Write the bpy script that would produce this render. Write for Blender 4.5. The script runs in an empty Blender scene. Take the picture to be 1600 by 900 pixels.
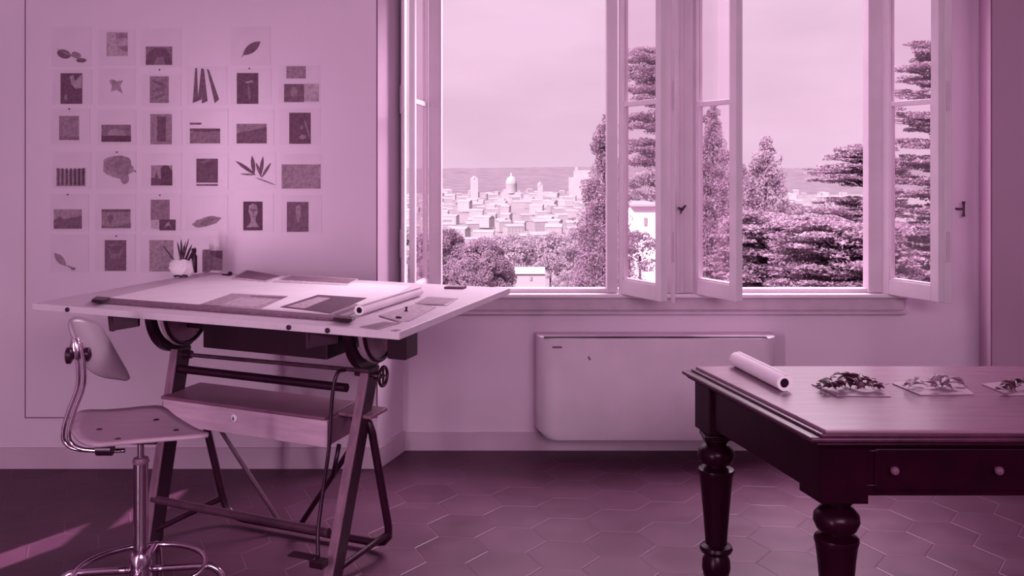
import bpy, math, random
import numpy as np
from mathutils import Vector as V, Matrix
PI = math.pi
R = math.radians
F = 1500.0            # focal length in pixels of the 1600 px frame
H = 1.6               # eye height
sc = bpy.context.scene
C = sc.collection

# ------------------------------------------------------------------ camera
cam_d = bpy.data.cameras.new('camera'); cam = bpy.data.objects.new('camera', cam_d); C.objects.link(cam)
cam_d.sensor_width = 36; cam_d.lens = F/1600*36; cam_d.shift_y = -(450-262)/1600.0
cam_d.clip_end = 9000; cam_d.clip_start = .05
cam.location = (0, 0, H); cam.rotation_euler = (PI/2, 0, 0)
sc.camera = cam
sc.view_settings.view_transform = 'Standard'; sc.view_settings.look = 'None'
sc.view_settings.gamma = 1; sc.view_settings.use_curve_mapping = False
sc.view_settings.exposure = 0.0

# ------------------------------------------------------------------ tones
def s2l(c):
    c /= 255.0
    return c/12.92 if c <= .04045 else ((c+.055)/1.055)**2.4
def duo(g):
    """two-tone print colour for grey g (0..1), linear"""
    a = (45, 2, 29); b = (247, 209, 236)
    return tuple(s2l(a[i]+(b[i]-a[i])*g) for i in range(3))

# ------------------------------------------------------------------ world, sun, lamps
LIGHT = (1.0, .83, .94)
wd = bpy.data.worlds.new('sky'); sc.world = wd; wd.use_nodes = True
nt = wd.node_tree; nt.nodes.clear()
def N(t, ty, **k):
    n = t.nodes.new(ty)
    for a, b in k.items(): setattr(n, a, b)
    return n
out = N(nt, 'ShaderNodeOutputWorld'); bg = N(nt, 'ShaderNodeBackground')
tc = N(nt, 'ShaderNodeTexCoord'); sx = N(nt, 'ShaderNodeSeparateXYZ')
nt.links.new(tc.outputs['Generated'], sx.inputs[0])
rp = N(nt, 'ShaderNodeValToRGB'); nt.links.new(sx.outputs['Z'], rp.inputs[0])
e = rp.color_ramp.elements
e[0].position = 0.0; e[0].color = (.86, .57, .765, 1)
e[1].position = 1.0; e[1].color = (1, .84, .95, 1)
q = e.new(.05); q.color = (.86, .555, .755, 1)
q = e.new(.16); q.color = (.885, .585, .785, 1)
q = e.new(.30); q.color = (.96, .74, .88, 1)
st = N(nt, 'ShaderNodeMapRange'); st.inputs['From Min'].default_value = .22; st.inputs['From Max'].default_value = .6
st.inputs['To Min'].default_value = 1.0; st.inputs['To Max'].default_value = 3.2
nt.links.new(sx.outputs['Z'], st.inputs['Value'])
mpw = N(nt, 'ShaderNodeMapping'); mpw.inputs['Scale'].default_value = (1.6, 1.6, 4.5)
nt.links.new(tc.outputs['Generated'], mpw.inputs[0])
cl = N(nt, 'ShaderNodeTexNoise'); cl.inputs['Scale'].default_value = 2.2; cl.inputs['Detail'].default_value = 5
nt.links.new(mpw.outputs[0], cl.inputs['Vector'])
cm = N(nt, 'ShaderNodeMapRange'); cm.inputs['From Min'].default_value = .38; cm.inputs['From Max'].default_value = .62
cm.inputs['To Min'].default_value = .90; cm.inputs['To Max'].default_value = 1.04
nt.links.new(cl.outputs['Fac'], cm.inputs['Value'])
ml = N(nt, 'ShaderNodeMath', operation='MULTIPLY'); nt.links.new(st.outputs[0], ml.inputs[0]); nt.links.new(cm.outputs[0], ml.inputs[1])
nt.links.new(rp.outputs[0], bg.inputs['Color']); nt.links.new(ml.outputs[0], bg.inputs['Strength'])
nt.links.new(bg.outputs[0], out.inputs[0])

sd = bpy.data.lights.new('sun', 'SUN'); sd.energy = 11.5; sd.color = (1, .84, .95); sd.angle = R(.35)
sun = bpy.data.objects.new('sun', sd); C.objects.link(sun)
SUNDIR = V((.53, .85, -.70)).normalized()
sun.rotation_euler = SUNDIR.to_track_quat('-Z', 'Y').to_euler()

def area(name, loc, target, sx_, sy_, power, col=LIGHT):
    d = bpy.data.lights.new(name, 'AREA'); d.shape = 'RECTANGLE'; d.size = sx_; d.size_y = sy_; d.energy = power; d.color = col
    o = bpy.data.objects.new(name, d); C.objects.link(o); o.location = loc
    o.rotation_euler = (V(target)-V(loc)).to_track_quat('-Z', 'Y').to_euler()
    return o
area('fill_over_windows', (2.3, 7.6, 4.9), (-.1, 3.4, .6), 4.0, 2.6, 1000)  # added fill lamp outside, out of view, strengthens the light from the windows
area('fill_behind_camera', (1.2, -1.6, 2.95), (.3, 4.6, .9), 3.0, 1.4, 172)  # added fill lamp inside the room; the back wall has no windows
area('fill_rear_strip', (-3.52, -2.30, 1.5), (-1.45, 5.1, 1.2), .34, 2.3, 110)  # added strip lamp, mirrored as a bright band on the pin board

# ------------------------------------------------------------------ materials
def mat(name, g=.5, rough=.6, spec=.3, metal=0, col=None, noise=0, nscale=8, bump=0, bscale=60, stretch=None, tint=None, alpha=None, dark=None):
    m = bpy.data.materials.new(name); m.use_nodes = True; t = m.node_tree
    b = t.nodes['Principled BSDF']
    c = col or duo(g)
    b.inputs['Roughness'].default_value = rough; b.inputs['Metallic'].default_value = metal
    b.inputs['Specular IOR Level'].default_value = spec
    b.inputs['Specular Tint'].default_value = tuple(tint or (1, .72, .93))+(1,)
    b.inputs['Base Color'].default_value = tuple(c)+(1,)
    tco = N(t, 'ShaderNodeTexCoord'); mp = N(t, 'ShaderNodeMapping'); t.links.new(tco.outputs['Object'], mp.inputs[0])
    if stretch: mp.inputs['Scale'].default_value = stretch
    if noise or not bump:
        nz = N(t, 'ShaderNodeTexNoise'); nz.inputs['Scale'].default_value = nscale; nz.inputs['Detail'].default_value = 6
        t.links.new(mp.outputs[0], nz.inputs['Vector'])
        r = N(t, 'ShaderNodeValToRGB'); t.links.new(nz.outputs['Fac'], r.inputs[0])
        k = noise or .04
        lo = dark or tuple(x*(1-k) for x in c); hi = tuple(min(1, x*(1+k)) for x in c)
        r.color_ramp.elements[0].position = .3; r.color_ramp.elements[0].color = lo+(1,)
        r.color_ramp.elements[1].position = .7; r.color_ramp.elements[1].color = hi+(1,)
        t.links.new(r.outputs[0], b.inputs['Base Color'])
    if bump:
        n2 = N(t, 'ShaderNodeTexNoise'); n2.inputs['Scale'].default_value = bscale; n2.inputs['Detail'].default_value = 3
        t.links.new(mp.outputs[0], n2.inputs['Vector'])
        bp = N(t, 'ShaderNodeBump'); bp.inputs['Strength'].default_value = bump; bp.inputs['Distance'].default_value = .01
        t.links.new(n2.outputs['Fac'], bp.inputs['Height']); t.links.new(bp.outputs[0], b.inputs['Normal'])
    return m
M = {}
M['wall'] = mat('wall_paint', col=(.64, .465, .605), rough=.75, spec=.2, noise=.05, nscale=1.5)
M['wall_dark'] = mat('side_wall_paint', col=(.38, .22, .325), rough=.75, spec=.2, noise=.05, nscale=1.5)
M['panel'] = mat('panel_paint', col=(.63, .455, .595), rough=.26, spec=.5, noise=.03, nscale=1.2)
M['base'] = mat('baseboard_paint', col=(.50, .33, .45), rough=.5, noise=.06, nscale=4)
M['sash'] = mat('window_paint', col=(.68, .54, .64), rough=.45, spec=.4, noise=.05, nscale=6)
M['frame'] = mat('window_frame_paint', col=(.58, .44, .54), rough=.5, spec=.4, noise=.05, nscale=6)
M['sill'] = mat('sill_stone', col=(.50, .35, .455), rough=.4, spec=.4, noise=.08, nscale=10)
M['unit'] = mat('convector_enamel', col=(.62, .46, .575), rough=.4, spec=.4)
M['board'] = mat('drafting_board_wood', col=(.60, .46, .565), rough=.45, spec=.45, noise=.06, nscale=3, stretch=(1, 7, 1))
M['board_edge'] = mat('board_edge_wood', col=(.62, .40, .55), rough=.6, noise=.08, nscale=6)
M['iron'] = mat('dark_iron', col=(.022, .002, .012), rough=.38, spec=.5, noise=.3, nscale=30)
M['iron_pale'] = mat('pale_iron', col=(.17, .07, .125), rough=.42, spec=.5, noise=.25, nscale=20)  # lighter tone than the dark iron
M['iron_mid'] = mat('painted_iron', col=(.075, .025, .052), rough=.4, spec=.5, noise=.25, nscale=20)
M['quadrant'] = mat('quadrant_iron', col=(.5, .3, .42), rough=.5, spec=.4, noise=.2, nscale=14)
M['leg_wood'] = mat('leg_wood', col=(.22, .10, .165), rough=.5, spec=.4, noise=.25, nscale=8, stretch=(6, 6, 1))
M['drawer_wood'] = mat('drawer_wood', col=(.55, .33, .47), rough=.5, spec=.35, noise=.12, nscale=5, stretch=(1, 1, 8))
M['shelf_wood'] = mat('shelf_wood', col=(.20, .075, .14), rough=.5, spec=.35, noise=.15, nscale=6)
M['ply'] = mat('stool_plywood', col=(.48, .30, .41), rough=.38, spec=.45, noise=.08, nscale=4, stretch=(1, 6, 1))
M['ply_light'] = mat('light_plywood', col=(.34, .23, .305), rough=.35, spec=.5, noise=.06, nscale=4, stretch=(1, 6, 1))
M['chrome'] = mat('chrome', col=(.62, .47, .58), rough=.14, metal=1, tint=(1, .8, .95))
M['knob'] = mat('black_knob', col=(.03, .004, .018), rough=.3, spec=.5)
M['paper'] = mat('white_paper', col=(.84, .70, .80), rough=.7, spec=.2)
M['sheet'] = mat('wall_sheet_paper', col=(.60, .43, .565), rough=.25, spec=.5)
M['tabletop'] = mat('polished_dark_top', col=(.22, .10, .165), rough=.26, spec=.9, noise=.12, nscale=5, stretch=(1, 8, 1))
M['mahog'] = mat('dark_mahogany', col=(.014, .0006, .006), rough=.28, spec=.2, noise=.3, nscale=12)
M['mahog_edge'] = mat('lit_mahogany_edge', col=(.06, .012, .035), rough=.3, spec=.5, noise=.35, nscale=25)  # lighter mahogany: window light on the moulding put into the colour
M['brassy'] = mat('pale_knob', col=(.14, .05, .10), rough=.35, spec=.5)
M['black'] = mat('black_hole', col=(.012, .001, .006), rough=.6, spec=.2)
M['bark'] = mat('bark', col=(.09, .045, .075), rough=.9, spec=.1, noise=.3)
def tone(g, rough=.6):
    k = 'tone_%02d' % int(g*100)
    if k not in M:
        c_ = duo(g); M[k] = mat(k, col=(c_[0], c_[1]*1.2, c_[2]*1.04), rough=rough, spec=.3, noise=.28, nscale=55)
    return M[k]
def leafmat(name, a, b_, nscale=.9):
    m = mat(name, col=b_, rough=.7, spec=.15, noise=.2, nscale=nscale, dark=a)
    t = m.node_tree; b = t.nodes['Principled BSDF']; o_ = t.nodes['Material Output']; tl = N(t, 'ShaderNodeBsdfTranslucent'); mx = N(t, 'ShaderNodeMixShader'); mx.inputs[0].default_value = .4
    c_ = b.inputs['Base Color'].links[0].from_socket; t.links.new(c_, tl.inputs[0]); t.links.new(b.outputs[0], mx.inputs[1]); t.links.new(tl.outputs[0], mx.inputs[2]); t.links.new(mx.outputs[0], o_.inputs[0])
    return m
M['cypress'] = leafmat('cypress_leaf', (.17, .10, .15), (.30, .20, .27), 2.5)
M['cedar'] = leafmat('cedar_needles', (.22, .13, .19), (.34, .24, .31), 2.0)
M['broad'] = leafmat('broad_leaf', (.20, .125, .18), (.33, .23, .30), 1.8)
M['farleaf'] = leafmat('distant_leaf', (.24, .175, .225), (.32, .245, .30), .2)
M['ridge'] = leafmat('hazed_ridge_woodland', (.185, .135, .17), (.205, .153, .19), .03)  # pale mauve: distance haze put into the woodland colour
M['soil'] = mat('garden_ground', col=(.20, .13, .18), rough=.9, noise=.3, nscale=.3)
M['plain'] = mat('city_ground', col=(.17, .135, .155), rough=.9, noise=.12, nscale=.02)
M['stucco'] = mat('pale_stucco', col=(.26, .225, .245), rough=.8, noise=.06, nscale=.05)  # haze put into the city colours: walls, roofs and panes pale and close
M['stucco2'] = mat('rose_stucco', col=(.23, .19, .215), rough=.8, noise=.06, nscale=.05)
M['rooft'] = mat('roof_tiles', col=(.22, .18, .205), rough=.8, noise=.1, nscale=.2)
M['pane_far'] = mat('far_window_dark', col=(.20, .165, .185), rough=.5)
M['card'] = mat('grey_card', col=(.34, .19, .28), rough=.5, spec=.3)
M['leafdry'] = mat('dry_leaf', col=(.09, .02, .05), rough=.45, spec=.4, noise=.5, nscale=40)
M['leafdry2'] = mat('pale_dry_leaf', col=(.26, .12, .2), rough=.5, spec=.4, noise=.4, nscale=40)

# clear window glass: sees through, mirrors at a slant
g_ = bpy.data.materials.new('window_glass'); g_.use_nodes = True; t = g_.node_tree; t.nodes.clear()
o_ = N(t, 'ShaderNodeOutputMaterial'); mx = N(t, 'ShaderNodeMixShader'); tr = N(t, 'ShaderNodeBsdfTransparent'); gl = N(t, 'ShaderNodeBsdfGlossy')
tr.inputs[0].default_value = (.96, .93, .95, 1); gl.inputs['Roughness'].default_value = .02; gl.inputs['Color'].default_value = (1, .8, .95, 1)
lw = N(t, 'ShaderNodeLayerWeight'); pw_ = N(t, 'ShaderNodeMath', operation='POWER'); pw_.inputs[1].default_value = 4
fr = N(t, 'ShaderNodeMath', operation='MULTIPLY_ADD'); fr.inputs[1].default_value = .45; fr.inputs[2].default_value = .03
t.links.new(lw.outputs['Facing'], pw_.inputs[0]); t.links.new(pw_.outputs[0], fr.inputs[0])
t.links.new(fr.outputs[0], mx.inputs[0]); t.links.new(tr.outputs[0], mx.inputs[1]); t.links.new(gl.outputs[0], mx.inputs[2]); t.links.new(mx.outputs[0], o_.inputs[0])
M['glass'] = g_

# hexagonal terracotta floor
def floor_material():
    m = bpy.data.materials.new('hexagonal_floor_tiles'); m.use_nodes = True; t = m.node_tree; b = t.nodes['Principled BSDF']
    L = t.links.new
    tco = N(t, 'ShaderNodeTexCoord'); mp = N(t, 'ShaderNodeMapping'); L(tco.outputs['Object'], mp.inputs[0])
    mp.inputs['Scale'].default_value = (3.7, 3.7, 0); mp.inputs['Rotation'].default_value = (0, 0, R(36)); mp.inputs['Location'].default_value = (50, 50, 0)
    r = (1, math.sqrt(3), 1); h = (.5, math.sqrt(3)/2, 0)
    def vm(op, a, bb):
        n = N(t, 'ShaderNodeVectorMath', operation=op)
        for i, x in enumerate((a, bb)):
            if x is None: continue
            if isinstance(x, tuple): n.inputs[i].default_value = x
            else: L(x, n.inputs[i])
        return n
    def md(p):
        return vm('SUBTRACT', vm('MODULO', p, r).outputs[0], h).outputs[0]
    p = mp.outputs[0]
    a = md(p); bb = md(vm('SUBTRACT', p, h).outputs[0])
    la = vm('LENGTH', a, None).outputs['Value']; lb = vm('LENGTH', bb, None).outputs['Value']
    lt = N(t, 'ShaderNodeMath', operation='LESS_THAN'); L(la, lt.inputs[0]); L(lb, lt.inputs[1])
    mix = N(t, 'ShaderNodeMix', data_type='VECTOR'); L(lt.outputs[0], mix.inputs[0]); L(bb, mix.inputs[4]); L(a, mix.inputs[5])
    gv = mix.outputs[1]
    ab = vm('ABSOLUTE', gv, None).outputs[0]
    s = N(t, 'ShaderNodeSeparateXYZ'); L(ab, s.inputs[0])
    dt = vm('DOT_PRODUCT', ab, (.5, math.sqrt(3)/2, 0)).outputs['Value']
    mxx = N(t, 'ShaderNodeMath', operation='MAXIMUM'); L(s.outputs[0], mxx.inputs[0]); L(dt, mxx.inputs[1])
    jr = N(t, 'ShaderNodeMapRange'); jr.inputs['From Min'].default_value = .482; jr.inputs['From Max'].default_value = .496; L(mxx.outputs[0], jr.inputs['Value'])
    idv = vm('SUBTRACT', p, gv).outputs[0]
    sn = vm('SNAP', vm('ADD', idv, (.05, .05, 0)).outputs[0], (.1, .1, .1)).outputs[0]
    wn = N(t, 'ShaderNodeTexWhiteNoise', noise_dimensions='3D'); L(sn, wn.inputs['Vector'])
    cr = N(t, 'ShaderNodeValToRGB'); L(wn.outputs['Value'], cr.inputs[0])
    cr.color_ramp.elements[0].color = (.088, .027, .059, 1); cr.color_ramp.elements[1].color = (.11, .037, .077, 1)
    nz = N(t, 'ShaderNodeTexNoise'); nz.inputs['Scale'].default_value = 5; nz.inputs['Detail'].default_value = 6; L(tco.outputs['Object'], nz.inputs['Vector'])
    mm = N(t, 'ShaderNodeMix', data_type='RGBA', blend_type='MULTIPLY'); mm.inputs[0].default_value = .5
    L(cr.outputs[0], mm.inputs[6]); L(nz.outputs['Fac'], mm.inputs[7])
    jm = N(t, 'ShaderNodeMix', data_type='RGBA'); L(jr.outputs[0], jm.inputs[0]); L(mm.outputs[2], jm.inputs[6]); jm.inputs[7].default_value = (.105, .038, .074, 1)
    L(jm.outputs[2], b.inputs['Base Color'])
    b.inputs['Roughness'].default_value = .36; b.inputs['Specular IOR Level'].default_value = .22
    b.inputs['Specular Tint'].default_value = (1, .55, .85, 1)
    rr = N(t, 'ShaderNodeMapRange'); rr.inputs['To Min'].default_value = .3; rr.inputs['To Max'].default_value = .56; L(nz.outputs['Fac'], rr.inputs['Value']); L(rr.outputs[0], b.inputs['Roughness'])
    bp = N(t, 'ShaderNodeBump'); bp.inputs['Strength'].default_value = .35; bp.inputs['Distance'].default_value = .006
    hs = N(t, 'ShaderNodeMath', operation='MULTIPLY_ADD'); L(jr.outputs[0], hs.inputs[0]); hs.inputs[1].default_value = -1; L(nz.outputs['Fac'], hs.inputs[2])
    L(hs.outputs[0], bp.inputs['Height']); L(bp.outputs[0], b.inputs['Normal'])
    return m
M['floor'] = floor_material()

# ------------------------------------------------------------------ geometry helpers
def W(px, py, d): return V(((px-800)/F*d, d, H-(py-262)/F*d))       # pixel + distance -> world
def PZ(px, py, z): return W(px, py, F*(H-z)/(py-262))               # pixel on the level z -> world
def XD(px, d): return (px-800)/F*d
def ZD(py, d): return H-(py-262)/F*d

class MB:
    def __init__(s): s.v = []; s.f = []
    def add(s, vs, fs):
        n = len(s.v); s.v += [tuple(x) for x in vs]; s.f += [tuple(i+n for i in f) for f in fs]; return s
    def obox(s, o, a, b, c):
        o, a, b, c = V(o), V(a), V(b), V(c)
        vs = [o, o+a, o+a+b, o+b, o+c, o+a+c, o+a+b+c, o+b+c]
        fs = [(0, 3, 2, 1), (4, 5, 6, 7), (0, 1, 5, 4), (1, 2, 6, 5), (2, 3, 7, 6), (3, 0, 4, 7)]
        if a.cross(b).dot(c) < 0: fs = [f[::-1] for f in fs]
        return s.add(vs, fs)
    def box(s, x0, x1, y0, y1, z0, z1):
        return s.obox((min(x0, x1), min(y0, y1), min(z0, z1)), (abs(x1-x0), 0, 0), (0, abs(y1-y0), 0), (0, 0, abs(z1-z0)))
    def prism(s, pts, ext):
        ext = V(ext); n = len(pts); pts = [V(p) for p in pts]
        nrm = V((0, 0, 0))
        for i in range(n): nrm += pts[i].cross(pts[(i+1) % n])
        if nrm.dot(ext) > 0: pts = pts[::-1]
        vs = pts+[p+ext for p in pts]
        fs = [tuple(range(n)), tuple(range(2*n-1, n-1, -1))]+[(i, i+n, (i+1) % n+n, (i+1) % n) for i in range(n)]
        return s.add(vs, fs)
    def tube(s, pts, r, n=12, cap=True, flat=None):
        pts = [V(p) for p in pts]; rs = r if isinstance(r, (list, tuple)) else [r]*len(pts)
        base = len(s.v); up = V((0, 0, 1))
        t0 = (pts[1]-pts[0]).normalized()
        if abs(t0.dot(up)) > .95: up = V((1, 0, 0))
        u = t0.cross(up).normalized()
        for i, p in enumerate(pts):
            t = (pts[min(i+1, len(pts)-1)]-pts[max(i-1, 0)]).normalized()
            u = (u-t*u.dot(t)).normalized(); w = t.cross(u)
            for k in range(n):
                a = 2*PI*k/n; s.v.append(tuple(p+(u*math.cos(a)+w*math.sin(a))*rs[i]))
        for i in range(len(pts)-1):
            for k in range(n):
                k2 = (k+1) % n; s.f.append((base+i*n+k, base+i*n+k2, base+(i+1)*n+k2, base+(i+1)*n+k))
        if cap:
            s.f.append(tuple(base+k for k in range(n-1, -1, -1))); e_ = base+(len(pts)-1)*n; s.f.append(tuple(e_+k for k in range(n)))
        return s
    def bar(s, a, b, w, h, up=(0, 0, 1)):
        a, b, up = V(a), V(b), V(up); t = (b-a).normalized(); x = t.cross(up).normalized(); y = x.cross(t)
        return s.obox(a-x*w/2-y*h/2, x*w, y*h, b-a)
    def lathe(s, c, prof, n=32, axis=(0, 0, 1), close=True):
        c = V(c); ax = V(axis).normalized(); q = V((0, 0, 1)).rotation_difference(ax); base = len(s.v)
        for (r, z) in prof:
            for k in range(n):
                a = 2*PI*k/n; s.v.append(tuple(c+q @ V((r*math.cos(a), r*math.sin(a), z))))
        for i in range(len(prof)-1):
            for k in range(n):
                k2 = (k+1) % n; s.f.append((base+i*n+k, base+i*n+k2, base+(i+1)*n+k2, base+(i+1)*n+k))
        if close:
            s.f.append(tuple(base+k for k in range(n-1, -1, -1))); e_ = base+(len(prof)-1)*n; s.f.append(tuple(e_+k for k in range(n)))
        return s
    def arr(s, vs, fs):
        n = len(s.v); s.v += vs.tolist(); s.f += (fs+n).tolist(); return s

def tag(o, label, cat, group=None, kind=None):
    if label: o['label'] = label
    if cat: o['category'] = cat
    if group: o['group'] = group
    if kind: o['kind'] = kind
    return o
ORG = {}
def thing(name, label, cat, loc=(0, 0, 0), group=None, kind=None):
    o = bpy.data.objects.new(name, None); C.objects.link(o); o.location = loc; o.empty_display_size = .1
    ORG[o.name] = V(loc)
    return tag(o, label, cat, group, kind)
def mesh(name, mb, m, parent=None, org=None, smooth=False, bevel=0, label=None, seg=2):
    """one mesh object; vertices are given in world space"""
    if org is None:
        org = ORG[parent.name] if parent else V((0, 0, 0))
    org = V(org)
    me = bpy.data.meshes.new(name)
    me.from_pydata([tuple(V(v)-org) for v in mb.v] if len(mb.v) < 20000 else (np.array(mb.v)-np.array(org)).tolist(), [], mb.f)
    me.materials.append(m); me.update()
    o = bpy.data.objects.new(name, me); C.objects.link(o)
    if smooth:
        for p in me.polygons: p.use_smooth = True
        if smooth == 'auto':
            me.set_sharp_from_angle(angle=R(38))
    if parent:
        o.parent = parent; ORG[o.name] = org
        d = org-ORG[parent.name]
        o.location = d
    else:
        o.location = org; ORG[o.name] = org
    if bevel:
        b = o.modifiers.new('bevel', 'BEVEL'); b.width = bevel; b.segments = seg; b.limit_method = 'ANGLE'; b.angle_limit = R(35)
        b.harden_normals = False
    if label: o['label'] = label
    return o
def solo(name, mb, m, label, cat, group=None, kind=None, **k):
    vs = np.array(mb.v); c = (vs.min(0)+vs.max(0))/2; c[2] = vs[:, 2].min()
    return tag(mesh(name, mb, m, None, org=tuple(c), **k), label, cat, group, kind)
def struct(name, mb, m, **k):
    o = mesh(name, mb, m, **k); o['kind'] = 'structure'; return o
def copy_tree(o, parent=None):
    c = o.copy(); C.objects.link(c)
    if parent: c.parent = parent
    for ch in [x for x in bpy.data.objects if x.parent == o]: copy_tree(ch, c)
    return c
def arc(c, r, a0, a1, n, u, w):
    c, u, w = V(c), V(u), V(w)
    return [c+u*(r*math.cos(a0+(a1-a0)*i/n))+w*(r*math.sin(a0+(a1-a0)*i/n)) for i in range(n+1)]
def smooth_path(pts, n=6):
    pts = [V(p) for p in pts]; out_ = []
    P = [pts[0]*2-pts[1]]+pts+[pts[-1]*2-pts[-2]]
    for i in range(1, len(P)-2):
        for k in range(n):
            t = k/n; a, b, c, d = P[i-1], P[i], P[i+1], P[i+2]
            out_.append(.5*((2*b)+(c-a)*t+(2*a-5*b+4*c-d)*t*t+(3*b-a-3*c+d)*t**3))
    out_.append(pts[-1]); return out_

# ================================================================== THE ROOM
D = 5.44      # window wall
DL = 5.11     # side walls either side of the alcove
XL, XR = -.715, 2.547          # alcove mouth
XBL, XBR = -.617, 2.646        # alcove back
CEIL = 3.3; BACK = -2.6; LEFT = -4.0; RIGHT = 4.3; FAR = D+.10
struct('floor', MB().box(LEFT, RIGHT, BACK, FAR, -.12, 0), M['floor'])
struct('ceiling', MB().box(LEFT, RIGHT, BACK, FAR, CEIL, CEIL+.15), M['wall'])
# window wall: openings from sill to head
SILL = ZD(457, D); HEAD = 2.85
O1 = (XD(632, D), XD(1034, D)); O2 = (XD(1066, D), XD(1474, D))  # widened behind two sashes so trees show in place of reflections
m = MB()
m.box(XBL-.1, XBR+.1, D, FAR, 0, SILL); m.box(XBL-.1, XBR+.1, D, FAR, HEAD, CEIL)
m.box(XBL-.1, O1[0], D, FAR, SILL, HEAD); m.box(O1[1], O2[0], D, FAR, SILL, HEAD); m.box(O2[1], XBR+.1, D, FAR, SILL, HEAD)
struct('wall_window', m, M['wall'])
# left wall with splayed alcove cheek, right wall the same
struct('wall_left', MB().prism([(LEFT, DL, 0), (XL, DL, 0), (XBL, D, 0), (XBL-.1, FAR, 0), (LEFT, FAR, 0)], (0, 0, CEIL)), M['wall'])
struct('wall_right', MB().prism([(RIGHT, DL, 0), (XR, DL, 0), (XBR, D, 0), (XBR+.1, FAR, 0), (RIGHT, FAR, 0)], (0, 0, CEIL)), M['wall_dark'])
# outer walls behind the camera; unseen slit added left to throw the sun streak
m = MB()
def left_hit(px, py):
    p = PZ(px, py, 0); k = (p.x-LEFT)/SUNDIR.x; q_ = p-SUNDIR*k; return q_.y, q_.z
ya, za = left_hit(289, 772); yb, zb = left_hit(10, 880)
sl_y0, sl_y1 = min(ya, yb)-.10, max(ya, yb)+.10
sl_z0, sl_z1 = min(za, zb)-.5, max(za, zb)+.02
T = .03
m.box(LEFT-T, LEFT, BACK, sl_y0, 0, CEIL); m.box(LEFT-T, LEFT, sl_y1, FAR, 0, CEIL)
m.box(LEFT-T, LEFT, sl_y0, sl_y1, 0, sl_z0); m.box(LEFT-T, LEFT, sl_y0, sl_y1, sl_z1, CEIL)
yc, zc = left_hit(152, 829)
m.box(LEFT-T, LEFT, sl_y0, sl_y1, zc-.06, zc+.06)
struct('wall_far_left', m, M['wall'])
struct('wall_far_right', MB().box(RIGHT, RIGHT+.1, BACK, FAR, 0, CEIL), M['wall'])
m = MB(); m.box(LEFT, RIGHT, BACK-.1, BACK, 0, CEIL)
struct('wall_back', m, M['wall'])
# skirtings
m = MB(); m.prism([(XBL+.012, D, 0), (XBL+.012, D-.014, 0), (XBR-.012, D-.014, 0), (XBR-.012, D, 0)], (0, 0, ZD(675, D)))
struct('baseboard_window', m, M['base'], bevel=.002)
m = MB(); m.prism([(LEFT, DL, 0), (LEFT, DL-.014, 0), (XL+.012, DL-.014, 0), (XBL+.014, D-.014, 0), (XBL, D, 0), (XL, DL, 0)], (0, 0, ZD(699, DL)))
struct('baseboard_left', m, M['base'], bevel=.002)
m = MB(); m.prism([(RIGHT, DL, 0), (RIGHT, DL-.014, 0), (XR-.012, DL-.014, 0), (XBR-.014, D-.014, 0), (XBR, D, 0), (XR, DL, 0)], (0, 0, ZD(699, DL)))
struct('baseboard_right', m, M['base'], bevel=.002)
# dark joint where the right wall panelling starts
struct('trim_2', MB().box(XD(1548, DL), XD(1549.6, DL), DL-.003, DL, .12, CEIL), M['shelf_wood'])
# sill: rounded ledge, flat apron, thin bead
sx0, sx1 = XBL+.02, XD(1418, D-.05)
struct('window_sill', MB().box(sx0, sx1, D-.055, D+.06, SILL-.026, SILL-.002), M['sash'], bevel=.008, seg=3)
m = MB(); m.box(sx0, sx1-.01, D-.028, D, ZD(483, D), SILL-.026); m.box(sx0, sx1-.004, D-.04, D, ZD(490, D), ZD(485, D)); m.box(sx0, sx1-.004, D-.034, D, SILL-.036, SILL-.026)
m.box(sx0, sx1-.01, D-.02, D, ZD(485, D), ZD(483, D))
struct('trim_3', m, M['sill'], bevel=.002)

# large painted panel on the left wall that carries the sheets
PNL = DL-.012
pan = solo('pin_board', MB().box(XD(40, PNL), XD(588, PNL), PNL, DL-.001, ZD(652, PNL), 2.75), M['panel'],
     'large pale smooth board covering the left wall behind the drafting table, carrying rows of sheets', 'board', bevel=.002)

m = MB(); m.box(XD(38.2, PNL), XD(40, PNL), PNL+.002, DL-.001, ZD(652, PNL), 2.75); m.box(XD(588, PNL), XD(589.8, PNL), PNL+.002, DL-.001, ZD(652, PNL), 2.75); m.box(XD(38.2, PNL), XD(589.8, PNL), PNL+.002, DL-.001, ZD(653.6, PNL), ZD(652, PNL))  # dark strips standing in for the shadow line at the board edges
mesh('edge_shadow_strip', m, M['shelf_wood'], pan, label='thin dark strip standing in for the shadow line round the board', org=ORG[pan.name])
# ------------------------------------------------------------------ windows
def frame_post(root, px0, px1, name='jamb', y0=D-.02, y1=D+.07):
    return mesh(name, MB().box(XD(px0, D), XD(px1, D), y0, y1, SILL, HEAD), M['frame'], root, bevel=.004)
def window(n, x0, x1, posts):
    root = thing('window_%d' % n, None, None, (x0, D, SILL)); root['kind'] = 'structure'
    for a, b in posts: frame_post(root, a, b)
    mesh('head_rail', MB().box(x0, x1, D-.02, D+.07, HEAD-.06, HEAD), M['frame'], root, bevel=.004)
    mesh('bottom_rail', MB().box(x0, x1, D-.0, D+.07, SILL-.0, SILL+.022), M['frame'], root, bevel=.004)
    return root
w1 = window(1, O1[0], O1[1], [(670, 690), (948, 965)])
w2 = window(2, O2[0], O2[1], [(1066, 1088), (1355, 1378)])

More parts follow.
